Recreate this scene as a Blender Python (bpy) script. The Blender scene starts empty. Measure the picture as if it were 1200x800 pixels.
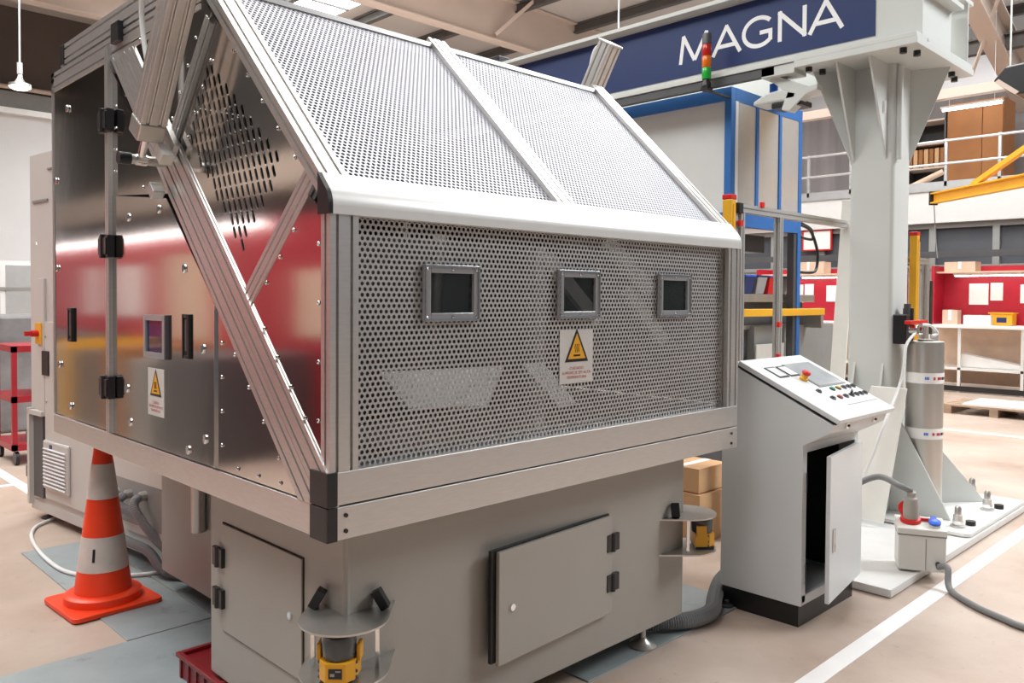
import bpy, bmesh, math, random
from mathutils import Vector, Matrix
random.seed(7)
S = bpy.context.scene
COL = S.collection
V = Vector
pi = math.pi

# ------------------------------------------------------------------ camera
cam = bpy.data.cameras.new('camera')
camo = bpy.data.objects.new('camera', cam); COL.objects.link(camo)
yaw, pitch, roll = 0.7928, -0.0238, 0.0065
cf = V((math.cos(yaw)*math.cos(pitch), math.sin(yaw)*math.cos(pitch), math.sin(pitch)))
r0 = V((math.sin(yaw), -math.cos(yaw), 0)); u0 = r0.cross(cf)
cr = math.cos(roll)*r0 + math.sin(roll)*u0
cu = -math.sin(roll)*r0 + math.cos(roll)*u0
camo.matrix_world = Matrix(((cr.x, cu.x, -cf.x, -1.1809), (cr.y, cu.y, -cf.y, -1.8973), (cr.z, cu.z, -cf.z, 1.5), (0, 0, 0, 1)))
cam.sensor_width = 36; cam.lens = 962.61/1200*36
cam.shift_x = -0.0026; cam.shift_y = -0.0245
cam.clip_end = 200
S.camera = camo

# ------------------------------------------------------------------ world, lights, exposure
S.view_settings.view_transform = 'Standard'
S.view_settings.look = 'None'
S.view_settings.gamma = 1
S.view_settings.use_curve_mapping = False
S.view_settings.exposure = 0.1
w = bpy.data.worlds.new('world'); S.world = w; w.use_nodes = True
w.node_tree.nodes['Background'].inputs[0].default_value = (0.93, 0.96, 1.0, 1)
w.node_tree.nodes['Background'].inputs[1].default_value = 0.16

def area(name, loc, sx, sy, power, col=(1, 1, 1), target=None):
    l = bpy.data.lights.new(name, 'AREA'); l.shape = 'RECTANGLE'; l.size = sx; l.size_y = sy
    l.energy = power; l.color = col
    o = bpy.data.objects.new(name, l); COL.objects.link(o); o.location = loc
    if target is not None:
        o.rotation_euler = (V(target)-V(loc)).to_track_quat('-Z', 'Y').to_euler()
    return o
area('roof_light', (2.0, 3.2, 8.7), 6, 3, 270, (1, .98, .96))
area('roof_light', (7.0, 1.8, 8.7), 3, 3, 480, (.97, .99, 1))
area('roof_light', (12.0, 4.0, 8.7), 6, 6, 560, (1, .99, .98))
area('roof_light', (0.5, 10.0, 8.7), 6, 6, 330, (1, .96, .92))
area('roof_light', (-3.5, 0.0, 8.7), 4, 5, 560, (.97, .99, 1))
area('roof_light', (10.55, 16.2, 8.9), 1.2, 3, 900, (.95, .98, 1))
area('roof_light', (20.0, 4.0, 8.7), 4, 8, 500, (1, .97, .95))
side_light = area('side_light', (8.0, -4.5, 6.5), 3, 3, 190, (.93, .97, 1), (4.9, .2, 1.8))
side_light.data.spread = math.radians(95)
area('ceiling_fill_lamp', (9.0, 9.0, 5.0), 8, 8, 300, (1, .96, .93), (9, 9, 9))  # added upward fill with no fixture behind it, brightens the ceiling

# ------------------------------------------------------------------ materials
def mat(name, col, rough=.5, metal=0.0, var=.06, vscale=6, bump=0, bscale=80, stretch=None, alpha=None, emit=None, trans=0, coat=0, spec=None, dirt=None):
    m = bpy.data.materials.new(name); m.use_nodes = True
    nt = m.node_tree; b = nt.nodes['Principled BSDF']; L = nt.links
    b.inputs['Base Color'].default_value = (*col, 1)
    b.inputs['Roughness'].default_value = rough
    b.inputs['Metallic'].default_value = metal
    if spec is not None: b.inputs['Specular IOR Level'].default_value = spec
    if trans: b.inputs['Transmission Weight'].default_value = trans
    if coat: b.inputs['Coat Weight'].default_value = coat
    if alpha is not None: b.inputs['Alpha'].default_value = alpha
    if emit:
        b.inputs['Emission Color'].default_value = (*emit[0], 1); b.inputs['Emission Strength'].default_value = emit[1]
    if var or bump:
        tc = nt.nodes.new('ShaderNodeTexCoord'); mp = nt.nodes.new('ShaderNodeMapping')
        L.new(tc.outputs['Object'], mp.inputs[0])
        if stretch: mp.inputs['Scale'].default_value = stretch
    if var:
        n = nt.nodes.new('ShaderNodeTexNoise'); n.inputs['Scale'].default_value = vscale; n.inputs['Detail'].default_value = 5
        L.new(mp.outputs[0], n.inputs['Vector'])
        r = nt.nodes.new('ShaderNodeValToRGB'); r.color_ramp.elements[0].position = .3; r.color_ramp.elements[1].position = .7
        c0 = [max(0, c*(1-var)) for c in col]; c1 = [min(1, c*(1+var)) for c in col]
        r.color_ramp.elements[0].color = (*c0, 1); r.color_ramp.elements[1].color = (*c1, 1)
        L.new(n.outputs['Fac'], r.inputs[0])
        out = r.outputs[0]
        if dirt:
            n2 = nt.nodes.new('ShaderNodeTexNoise'); n2.inputs['Scale'].default_value = dirt[1]; n2.inputs['Detail'].default_value = 8; n2.inputs['Roughness'].default_value = .65
            L.new(mp.outputs[0], n2.inputs['Vector'])
            r2 = nt.nodes.new('ShaderNodeValToRGB'); r2.color_ramp.elements[0].position = dirt[2]; r2.color_ramp.elements[1].position = dirt[2]+.12
            L.new(n2.outputs['Fac'], r2.inputs[0])
            mx = nt.nodes.new('ShaderNodeMix'); mx.data_type = 'RGBA'
            sc = nt.nodes.new('ShaderNodeMath'); sc.operation = 'MULTIPLY'; sc.inputs[1].default_value = dirt[3]
            L.new(r2.outputs[0], sc.inputs[0]); L.new(sc.outputs[0], mx.inputs[0])
            L.new(out, mx.inputs[6]); mx.inputs[7].default_value = (*dirt[0], 1); out = mx.outputs[2]
        L.new(out, b.inputs['Base Color'])
    if bump:
        n = nt.nodes.new('ShaderNodeTexNoise'); n.inputs['Scale'].default_value = bscale; n.inputs['Detail'].default_value = 4
        L.new(mp.outputs[0], n.inputs['Vector'])
        bp = nt.nodes.new('ShaderNodeBump'); bp.inputs['Strength'].default_value = bump; bp.inputs['Distance'].default_value = .01
        L.new(n.outputs['Fac'], bp.inputs['Height']); L.new(bp.outputs[0], b.inputs['Normal'])
    return m

ALU = mat('anodised_aluminium', (.62, .60, .58), .38, .85, .04, 20, stretch=(1, 1, 8))
ALUW = mat('white_cap_aluminium', (.82, .82, .80), .35, .3, .02)
STEEL = mat('polished_stainless', (.60, .565, .54), .1, 1.0, .05, 3, .05, 3)
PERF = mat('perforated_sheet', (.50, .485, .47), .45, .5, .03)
PERF_TOPLIT = mat('perforated_sheet_toplit', (.66, .66, .71), .6, .2, .03)  # same sheet as the front, paler: ceiling light put into its colour
CHROME = mat('chrome', (.8, .8, .8), .12, 1, 0)
BRUSH = mat('brushed_steel', (.58, .56, .53), .34, .85, .1, 10, stretch=(1, 1, .05))
GREYP = mat('light_grey_paint', (.385, .355, .315), .45, 0, .03, 3, dirt=((.25, .22, .19), 7, .70, .2))
WHITEP = mat('console_grey_white_paint', (.70, .72, .725), .35, 0, .02, 3)
COLP = mat('column_grey_paint', (.60, .615, .59), .45, 0, .03, 2)
CREAM = mat('cream_paint', (.74, .72, .67), .45, 0, .03)
CABP = mat('cabinet_grey_paint', (.56, .54, .51), .45, 0, .03, 2)
BLACK = mat('black_plastic', (.012, .012, .013), .35, 0, .1)
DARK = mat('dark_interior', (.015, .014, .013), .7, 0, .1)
DGREY = mat('dark_grey_metal', (.09, .09, .095), .5, .3, .08)
MGREY = mat('mid_grey_paint', (.25, .25, .24), .5, 0, .05)
YEL = mat('yellow_paint', (.78, .40, .02), .4, 0, .05)
YELS = mat('scanner_yellow', (.72, .34, .01), .4, 0, .05)
ORSIGN = mat('sign_amber', (.80, .38, .02), .4, 0, 0)
SIGNP = mat('sign_plate', (.62, .60, .56), .4, 0, .03)
RED = mat('red_plastic', (.62, .015, .012), .35, 0, .08)
DRED = mat('dark_red_plastic', (.20, .008, .012), .4, 0, .1)
REDB = mat('red_board_paint', (.42, .010, .028), .4, 0, .05)
REDTXT = mat('red_print', (.5, .03, .04), .5, 0, 0)
CONE = mat('cone_orange', (.88, .055, .010), .4, 0, .06, 8)
CONEW = mat('cone_white_band', (.62, .56, .52), .4, 0, .08, 12, dirt=((.2, .15, .12), 9, .66, .5))
NAVY = mat('navy_banner', (.010, .026, .115), .4, 0, .05)
WHITE = mat('white_print', (.85, .85, .85), .5, 0, 0)
PAPER = mat('paper_white', (.82, .80, .78), .6, 0, .03)
BLUEF = mat('blue_frame_paint', (.025, .14, .42), .4, 0, .05)
BLUE = mat('blue_plastic', (.02, .12, .6), .35, 0, .05)
BOOTH = mat('booth_panel_white', (.66, .66, .65), .4, 0, .02)
BOOTHG = mat('booth_side_panel', (.60, .61, .62), .22, .5, .04)
GREEN = mat('green_plastic', (.01, .32, .16), .35, 0, .05)
HOSE = mat('grey_corrugated_plastic', (.26, .27, .28), .4, 0, .05)
CABLEG = mat('grey_cable', (.20, .20, .20), .5, 0, .05)
CABLEW = mat('white_cable', (.75, .75, .74), .4, 0, .03)
CARD = mat('cardboard', (.55, .32, .16), .7, 0, .08, 5)
CARDL = mat('pale_cardboard', (.66, .48, .36), .7, 0, .08, 5)
BROWN = mat('brown_board', (.30, .115, .03), .6, 0, .12, 2)
WOOD = mat('pallet_wood', (.38, .27, .19), .7, 0, .2, 6, stretch=(4, .6, 4))
PLATE = mat('floor_plate_metal', (.33, .37, .38), .45, .25, .1, 5, .05, 40, dirt=((.10, .085, .075), 3.2, .56, .6))
BASEPL = mat('gantry_base_plate_paint', (.74, .73, .71), .4, 0, .05, 4, dirt=((.4, .36, .33), 5, .66, .5))
GLASSD = mat('smoked_glass', (.05, .055, .06), .05, 0, 0, coat=.3)
GLASSB = mat('blue_tinted_glass', (.012, .03, .10), .06, 0, 0, coat=.4)
PANE = mat('clear_pane', (.03, .035, .035), .03, 0, 0, alpha=.45)
SCREEN = mat('grey_screen', (.34, .36, .38), .15, 0, .1, 10)
BEAMP = mat('beige_roof_beam', (.58, .47, .40), .5, 0, .04, 1)
PURL = mat('dark_purlin', (.10, .09, .085), .6, .2, .05)
DECK = mat('roof_deck', (.52, .48, .45), .6, 0, .05, .6)
WALLB = mat('dark_brown_wall', (.10, .075, .065), .7, 0, .15, .6)
WALLD = mat('left_wall_dark', (.045, .04, .038), .8, 0, .4, .5, stretch=(1, .3, 2))
WALLW = mat('white_wall', (.78, .78, .79), .6, 0, .03, 1)
GLASSW = mat('office_window_glass', (.09, .095, .11), .08, 0, .3, .5)
FRAMEG = mat('window_frame_grey', (.30, .30, .29), .5, 0, .04)
WRAP = mat('stretch_wrap_grey', (.26, .26, .27), .3, .2, .35, 3, .3, 6)
CLEAR = mat('clear_plastic', (.30, .30, .31), .12, 0, 0, coat=.3)
SKYL = mat('skylight_glow', (.9, .95, .95), .5, 0, 0, emit=((.93, 1, .97), 9))
TUBES = mat('bench_tube', (1, 1, 1), .5, 0, 0, emit=((1, .95, .94), 3.5))
TUBEL = mat('fluorescent_tube', (1, 1, 1), .5, 0, 0, emit=((1, .97, .95), 9))
LAMPL = mat('lamp_glow', (1, 1, .9), .5, 0, 0, emit=((1, .98, .8), 6))
SIGR = mat('beacon_red', (.5, .02, .01), .2, 0, 0)
SIGA = mat('beacon_amber', (.75, .17, .01), .2, 0, 0)
SIGG = mat('beacon_green', (.02, .42, .05), .2, 0, 0)
GREYSTRIP = mat('strip_curtain_plastic', (.22, .20, .20), .3, 0, .2, 1.2, stretch=(1, 3, .3))

def floor_material():
    m = bpy.data.materials.new('concrete_floor'); m.use_nodes = True
    nt = m.node_tree; L = nt.links; b = nt.nodes['Principled BSDF']
    tc = nt.nodes.new('ShaderNodeTexCoord')
    def noise(s, d, r=.6):
        n = nt.nodes.new('ShaderNodeTexNoise'); n.inputs['Scale'].default_value = s; n.inputs['Detail'].default_value = d; n.inputs['Roughness'].default_value = r
        L.new(tc.outputs['Object'], n.inputs['Vector']); return n.outputs['Fac']
    def ramp(f, stops):
        r = nt.nodes.new('ShaderNodeValToRGB'); e = r.color_ramp.elements
        e[0].position, e[0].color = stops[0][0], (*stops[0][1], 1)
        e[1].position, e[1].color = stops[-1][0], (*stops[-1][1], 1)
        for p, c in stops[1:-1]:
            q = e.new(p); q.color = (*c, 1)
        L.new(f, r.inputs[0]); return r.outputs[0]
    base = ramp(noise(.9, 7), [(.28, (.34, .245, .185)), (.5, (.47, .365, .30)), (.70, (.56, .455, .385))])
    spots = ramp(noise(14, 9, .75), [(.0, (0, 0, 0)), (.60, (0, 0, 0)), (.70, (1, 1, 1))])
    mx = nt.nodes.new('ShaderNodeMix'); mx.data_type = 'RGBA'
    mu = nt.nodes.new('ShaderNodeMath'); mu.operation = 'MULTIPLY'; mu.inputs[1].default_value = .45
    L.new(spots, mu.inputs[0]); L.new(mu.outputs[0], mx.inputs[0]); L.new(base, mx.inputs[6]); mx.inputs[7].default_value = (.16, .11, .08, 1)
    sp2 = ramp(noise(45, 6, .7), [(.0, (0, 0, 0)), (.66, (0, 0, 0)), (.72, (1, 1, 1))])
    mx2 = nt.nodes.new('ShaderNodeMix'); mx2.data_type = 'RGBA'
    mu2 = nt.nodes.new('ShaderNodeMath'); mu2.operation = 'MULTIPLY'; mu2.inputs[1].default_value = .55
    L.new(sp2, mu2.inputs[0]); L.new(mu2.outputs[0], mx2.inputs[0]); L.new(mx.outputs[2], mx2.inputs[6]); mx2.inputs[7].default_value = (.12, .085, .06, 1)
    L.new(mx2.outputs[2], b.inputs['Base Color'])
    L.new(ramp(noise(3, 5), [(.3, (.32,)*3), (.7, (.5,)*3)]), b.inputs['Roughness'])
    bp = nt.nodes.new('ShaderNodeBump'); bp.inputs['Strength'].default_value = .08; bp.inputs['Distance'].default_value = .01
    L.new(noise(60, 5), bp.inputs['Height']); L.new(bp.outputs[0], b.inputs['Normal'])
    return m
FLOOR = floor_material()

# ------------------------------------------------------------------ mesh helpers
class MB:
    def __init__(s): s.v = []; s.f = []
    def add(s, vs, fs):
        o = len(s.v); s.v += [V(p) for p in vs]; s.f += [tuple(i+o for i in f) for f in fs]; return s
    def box(s, a, b):
        x0, y0, z0 = [min(p, q) for p, q in zip(a, b)]; x1, y1, z1 = [max(p, q) for p, q in zip(a, b)]
        return s.add([(x0, y0, z0), (x1, y0, z0), (x1, y1, z0), (x0, y1, z0), (x0, y0, z1), (x1, y0, z1), (x1, y1, z1), (x0, y1, z1)],
                     [(0, 3, 2, 1), (4, 5, 6, 7), (0, 1, 5, 4), (1, 2, 6, 5), (2, 3, 7, 6), (3, 0, 4, 7)])
    def obox(s, c, ax, ay, az):          # centre and half-extent vectors
        c, ax, ay, az = V(c), V(ax), V(ay), V(az)
        vs = [c+i*ax+j*ay+k*az for k in (-1, 1) for i, j in ((-1, -1), (1, -1), (1, 1), (-1, 1))]
        return s.add(vs, [(0, 3, 2, 1), (4, 5, 6, 7), (0, 1, 5, 4), (1, 2, 6, 5), (2, 3, 7, 6), (3, 0, 4, 7)])
    def bar(s, p0, p1, w, h, up=(0, 0, 1)):
        p0, p1 = V(p0), V(p1); d = (p1-p0).normalized(); u = d.cross(V(up))
        if u.length < 1e-4: u = d.cross(V((1, 0, 0)))
        u.normalize(); v = u.cross(d)
        return s.obox((p0+p1)/2, (p1-p0)/2, u*w/2, v*h/2)
    def prism(s, pts, off):
        n = len(pts); off = V(off); a = [V(p) for p in pts]
        return s.add(a+[p+off for p in a], [tuple(range(n))[::-1], tuple(range(n, 2*n))]+[(i, (i+1) % n, n+(i+1) % n, n+i) for i in range(n)])
    def cyl(s, p0, p1, r, r1=None, n=16, caps=True):
        p0, p1 = V(p0), V(p1); r1 = r if r1 is None else r1
        d = (p1-p0).normalized(); u = d.orthogonal().normalized(); v = d.cross(u)
        vs = []
        for p, q in ((p0, r), (p1, r1)):
            vs += [p+q*(math.cos(2*pi*i/n)*u+math.sin(2*pi*i/n)*v) for i in range(n)]
        fs = [(i, (i+1) % n, n+(i+1) % n, n+i) for i in range(n)]
        if caps: fs += [tuple(range(n))[::-1], tuple(range(n, 2*n))]
        return s.add(vs, fs)
    def tube(s, pts, r, n=8, caps=True, rf=None):
        pts = [V(p) for p in pts]; N = len(pts); vs = []; u = None
        for i, p in enumerate(pts):
            d = (pts[min(i+1, N-1)]-pts[max(i-1, 0)]).normalized()
            u = d.orthogonal().normalized() if u is None else (u-d*u.dot(d)).normalized()
            v = d.cross(u); q = r if rf is None else rf(i)
            vs += [p+q*(math.cos(2*pi*k/n)*u+math.sin(2*pi*k/n)*v) for k in range(n)]
        fs = [(i*n+k, i*n+(k+1) % n, (i+1)*n+(k+1) % n, (i+1)*n+k) for i in range(N-1) for k in range(n)]
        if caps: fs += [tuple(range(n))[::-1], tuple(range((N-1)*n, N*n))]
        return s.add(vs, fs)
    def lathe(s, prof, c, n=24, axis=None):
        c = V(c); ax = V((0, 0, 1)) if axis is None else V(axis).normalized()
        u = ax.orthogonal().normalized() if axis is not None else V((1, 0, 0)); v = ax.cross(u)
        vs = [c+ax*z+r*(math.cos(2*pi*k/n)*u+math.sin(2*pi*k/n)*v) for r, z in prof for k in range(n)]
        m = len(prof)
        fs = [(i*n+k, i*n+(k+1) % n, (i+1)*n+(k+1) % n, (i+1)*n+k) for i in range(m-1) for k in range(n)]
        fs += [tuple(range(n))[::-1], tuple(range((m-1)*n, m*n))]
        return s.add(vs, fs)
    def profile(s, p0, p1, u, w, h, gp=(), gm=(), su=(), g=.009, dep=.012):
        """slotted aluminium section: width w along u, height h along v; grooves gp on the +v face, gm on -v, su on both +-u faces"""
        p0, p1 = V(p0), V(p1); d = (p1-p0).normalized(); u = V(u); u = (u-d*u.dot(d)).normalized(); v = d.cross(u)
        P = []
        def side(a, b, lst, inward):
            P.append(a); e = (b[0]-a[0], b[1]-a[1]); L = math.hypot(*e); e = (e[0]/L, e[1]/L); m = ((a[0]+b[0])/2, (a[1]+b[1])/2)
            q = sorted((e[0]*0+t) for t in lst)
            for t in q:
                for tt, k in ((t-g/2, 0), (t-g/2, 1), (t+g/2, 1), (t+g/2, 0)):
                    P.append((m[0]+e[0]*tt+inward[0]*dep*k, m[1]+e[1]*tt+inward[1]*dep*k))
        a, b = w/2, h/2
        side((-a, -b), (a, -b), gm, (0, 1)); side((a, -b), (a, b), su, (-1, 0))
        side((a, b), (-a, b), [-t for t in gp], (0, -1)); side((-a, b), (-a, -b), su, (1, 0))
        return s.prism([p0+x*u+y*v for x, y in P], p1-p0)
    def xf(s, M):
        s.v = [M @ p for p in s.v]; return s

def clip(mb, planes):
    """cut away what lies on the outer side of each (point, outward normal) plane and close the cut"""
    bm = bmesh.new(); vs = [bm.verts.new(p) for p in mb.v]
    for f in mb.f: bm.faces.new([vs[i] for i in f])
    for co, no_ in planes:
        r = bmesh.ops.bisect_plane(bm, geom=bm.verts[:]+bm.edges[:]+bm.faces[:], plane_co=co, plane_no=no_, clear_outer=True)
        ed = [g for g in r['geom_cut'] if isinstance(g, bmesh.types.BMEdge)]
        bmesh.ops.triangle_fill(bm, edges=ed, use_beauty=True)
    bm.verts.index_update(); out = MB(); out.v = [v.co.copy() for v in bm.verts]; out.f = [tuple(v.index for v in f.verts) for f in bm.faces]; bm.free()
    return out

OFF = {}
def link(o, parent=None):
    COL.objects.link(o)
    if parent: o.parent = parent
    return o
def build(mb, name, m, parent=None, smooth=None, bevel=0, label=None, kind=None):
    off = OFF.get(parent.name, V((0, 0, 0))) if parent else V((0, 0, 0))
    me = bpy.data.meshes.new(name)
    me.from_pydata([tuple(p-off) for p in mb.v], [], mb.f)
    bm = bmesh.new(); bm.from_mesh(me); bmesh.ops.recalc_face_normals(bm, faces=bm.faces); bm.to_mesh(me); bm.free()
    me.materials.append(m)
    if smooth:
        me.shade_smooth(); me.set_sharp_from_angle(angle=math.radians(smooth))
    o = link(bpy.data.objects.new(name, me), parent)
    OFF[o.name] = off
    if bevel:
        b = o.modifiers.new('edge', 'BEVEL'); b.width = bevel; b.segments = 2; b.limit_method = 'ANGLE'; b.angle_limit = math.radians(40)
    if label: o['label'] = label
    if kind: o['kind'] = kind
    return o
def thing(name, label, cat, loc, rot=0, group=None, local=False):
    o = bpy.data.objects.new(name, None); o.empty_display_size = .1; link(o)
    o.location = loc; o.rotation_euler = (0, 0, rot)
    o['label'] = label; o['category'] = cat
    if group: o['group'] = group
    OFF[o.name] = V((0, 0, 0)) if local else V(loc)
    return o
def tag(o, label, cat, group=None):
    """top-level single mesh: move its origin to the base centre"""
    me = o.data; vs = [v.co for v in me.vertices]
    c = V(((min(v.x for v in vs)+max(v.x for v in vs))/2, (min(v.y for v in vs)+max(v.y for v in vs))/2, min(v.z for v in vs)))
    me.transform(Matrix.Translation(-c)); o.location = c
    o['label'] = label; o['category'] = cat
    if group: o['group'] = group
    return o
def struct(mb, name, m, parent=None, **k):
    return build(mb, name, m, parent, kind=None if parent else 'structure', **k)
def copy_tree(o, parent=None):
    c = o.copy(); COL.objects.link(c); c.parent = parent; OFF[c.name] = OFF.get(o.name, V((0, 0, 0)))
    for ch in [x for x in bpy.data.objects if x.parent == o]: copy_tree(ch, c)
    return c
def B(a, b): return MB().box(a, b)
def text(name, s, loc, right, up, size, m, parent, ext=.0008, width=None, fill=True, bold=0):
    """lettering: loc is the centre of the line"""
    cu_ = bpy.data.curves.new(name, 'FONT'); cu_.body = s; cu_.size = 1; cu_.align_x = 'LEFT'; cu_.offset = bold
    t = bpy.data.objects.new(name, cu_); COL.objects.link(t)
    dg = bpy.context.evaluated_depsgraph_get(); me = bpy.data.meshes.new_from_object(t.evaluated_get(dg))
    COL.objects.unlink(t); bpy.data.objects.remove(t)
    xs = [v.co.x for v in me.vertices]; ys = [v.co.y for v in me.vertices]
    x0, x1, y0, y1 = min(xs), max(xs), min(ys), max(ys)
    sy = size/(y1-y0); sx = sy if width is None else width/(x1-x0)
    R_, U_ = V(right).normalized(), V(up).normalized(); Nn = R_.cross(U_)
    mb = MB()
    mb.v = [V(loc)+R_*(v.co.x-(x0+x1)/2)*sx+U_*(v.co.y-(y0+y1)/2)*sy for v in me.vertices]
    mb.f = [tuple(p.vertices) for p in me.polygons]
    bpy.data.meshes.remove(me)
    n = len(mb.v)
    if ext:
        mb.v += [p+Nn*ext for p in mb.v]; mb.f = [tuple(i+n for i in f) for f in mb.f]
        mb.v = mb.v[n:]; mb.f = [tuple(i-n for i in f) for f in mb.f]
    return build(mb, name, m, parent)
def frame_rect(mb, c, u, v, n, W, H, t, d):
    """rectangular frame: outer W x H, bar width t, depth d along n"""
    c, u, v, n = V(c), V(u), V(v), V(n)
    for sgn in (-1, 1):
        mb.obox(c+u*sgn*(W/2-t/2), u*t/2, v*H/2, n*d/2)
        mb.obox(c+v*sgn*(H/2-t/2), u*(W/2-t), v*t/2, n*d/2)
    return mb
def smooth_path(pts, n=8):
    pts = [V(p) for p in pts]; out = []
    for i in range(len(pts)-1):
        p0, p1, p2, p3 = pts[max(i-1, 0)], pts[i], pts[i+1], pts[min(i+2, len(pts)-1)]
        for k in range(n):
            t = k/n
            out.append(.5*((2*p1)+(p2-p0)*t+(2*p0-5*p1+4*p2-p3)*t*t+(3*p1-p0-3*p2+p3)*t**3))
    return out+[pts[-1]]
def corrugated(pts, r, step=.009, n=12):
    p = smooth_path(pts, 40); L = [0]
    for a, b in zip(p, p[1:]): L.append(L[-1]+(b-a).length)
    N = max(8, int(L[-1]/step)*2); out = []; j = 0
    for i in range(N+1):
        s_ = L[-1]*i/N
        while j < len(L)-2 and L[j+1] < s_: j += 1
        t = (s_-L[j])/max(1e-9, L[j+1]-L[j]); out.append(p[j].lerp(p[j+1], t))
    return MB().tube(out, r, n, rf=lambda i: r if i % 2 else r*.86)
def perforated(name, o, u, v, W, H, pitch, r, m, parent, skip=(), thick=.002):
    """sheet of staggered round holes, real openings: hexagonal cells around 12-sided holes"""
    o, u, v = V(o), V(u).normalized(), V(v).normalized(); nn = u.cross(v)
    R = pitch/math.sqrt(3); rows = int(H/(pitch*.866))+1; cols = int(W/pitch)+1
    hexp = []
    for k in range(6):
        a = math.radians(30+60*k); b = math.radians(90+60*k)
        p, q = (R*math.cos(a), R*math.sin(a)), (R*math.cos(b), R*math.sin(b))
        hexp += [p, ((p[0]+q[0])/2, (p[1]+q[1])/2)]
    circ = [(r*math.cos(math.radians(30+30*k)), r*math.sin(math.radians(30+30*k))) for k in range(12)]
    vs = []; fs = []
    for j in range(rows):
        for i in range(cols):
            x = i*pitch+(pitch/2 if j % 2 else 0); y = j*pitch*.866
            if any(a < x < c and b < y < d for a, b, c, d in skip): continue
            k0 = len(vs)
            for p in hexp: vs.append(o+u*(x+p[0])+v*(y+p[1]))
            for p in circ: vs.append(o+u*(x+p[0])+v*(y+p[1]))
            for p in circ: vs.append(o+u*(x+p[0])+v*(y+p[1])-nn*thick)
            for k in range(12):
                n = (k+1) % 12
                fs.append((k0+k, k0+n, k0+12+n, k0+12+k)); fs.append((k0+12+k, k0+12+n, k0+24+n, k0+24+k))
    me = bpy.data.meshes.new(name); off = OFF.get(parent.name, V((0, 0, 0)))
    me.from_pydata([tuple(p-off) for p in vs], [], fs); me.materials.append(m)
    o_ = link(bpy.data.objects.new(name, me), parent); OFF[o_.name] = off
    return o_
def holed_sheet(name, outer, holes, o, u, v, m, parent, ext=.001):
    """flat sheet with cut-outs, filled as a 2D curve and turned into a mesh"""
    c = bpy.data.curves.new(name, 'CURVE'); c.dimensions = '2D'; c.fill_mode = 'BOTH'; c.extrude = ext
    for poly in [outer]+holes:
        sp = c.splines.new('POLY'); sp.points.add(len(poly)-1); sp.use_cyclic_u = True
        for p, q in zip(sp.points, poly): p.co = (q[0], q[1], 0, 1)
    t = bpy.data.objects.new(name, c); COL.objects.link(t)
    dg = bpy.context.evaluated_depsgraph_get(); me = bpy.data.meshes.new_from_object(t.evaluated_get(dg))
    COL.objects.unlink(t); bpy.data.objects.remove(t)
    u, v = V(u).normalized(), V(v).normalized(); n = u.cross(v); mb = MB()
    mb.v = [V(o)+u*p.co.x+v*p.co.y+n*p.co.z for p in me.vertices]; mb.f = [tuple(p.vertices) for p in me.polygons]
    bpy.data.meshes.remove(me)
    return build(mb, name, m, parent)
# ------------------------------------------------------------------ the hall
X1, Y1, ZC = 24.0, 23.5, 9.2
struct(B((-6, -8, -.1), (X1, Y1, 0)), 'floor', FLOOR)
struct(B((-6, -8, ZC), (X1, Y1, ZC+.15)), 'ceiling', DECK)
wb = struct(B((-6, Y1, 6.9), (X1, Y1+.2, ZC)), 'wall_back', WALLB)
struct(B((-6, Y1-.05, 0), (X1, Y1+.2, 6.3)), 'wall_back_lower', WALLW, wb)
struct(B((-6, Y1-.3, 6.3), (X1, Y1+.1, 6.45)), 'ledge', ALUW, wb)
struct(B((-6, Y1-.2, 6.45), (X1, Y1+.1, 6.9)), 'cladding_band', MGREY, wb)
wp = MB()
for i in range(7): wp.cyl((-6, Y1-.35, 6.98+.0*i), (X1, Y1-.35, 6.98), .06) if i == 0 else None
struct(wp, 'trim_1', BEAMP)
# left wall: red bench panels below, white band, dark cladding above (what the stainless doors mirror)
wl = struct(B((-6.2, -8, 0), (-6, Y1, ZC)), 'wall_left', WALLD)
t2 = struct(B((-3.06, 2.5, 0), (-3.0, 16, 2.3)), 'trim_2', REDB)
struct(B((-3.0, 7.3, .95), (-2.985, 8.6, 2.0)), 'notice_board', CARDL, t2)
struct(B((-3.0, 4.7, 1.1), (-2.985, 5.4, 1.75)), 'notice_board', CARDL, t2)
for y in (9.4, 10.0, 11.2):
    struct(B((-3.0, y, 1.2), (-2.985, y+.45, 1.9)), 'paper_sheet', PAPER, t2)
for i, (m_, w_) in enumerate(((DGREY, 1.1), (MGREY, .7), (BROWN, .6), (DGREY, 1.3), (YELS, .35), (MGREY, .9), (DGREY, 1.2), (BEAMP, .5), (DGREY, 1.6), (MGREY, 1.4))):
    yy = 5.8+sum((1.1, .7, .6, 1.3, .35, .9, 1.2, .5, 1.6, 1.4)[:i])
    struct(B((-2.98, yy-.8, .0), (-1.9+.04*(i % 3), yy-.8+w_-.02, .95-.1*(i % 2))), 'bench_front', m_, t2)
struct(B((-2.98, 6.0, 2.22), (-2.9, 15.5, 2.28)), 'light_tube', TUBES, t2)
struct(B((-6, 2, 3.3), (-5.7, Y1, 3.9)), 'trim_3', BEAMP)
wr = struct(B((X1, -8, 0), (X1+.2, Y1, ZC)), 'wall_right', WALLW)

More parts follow.
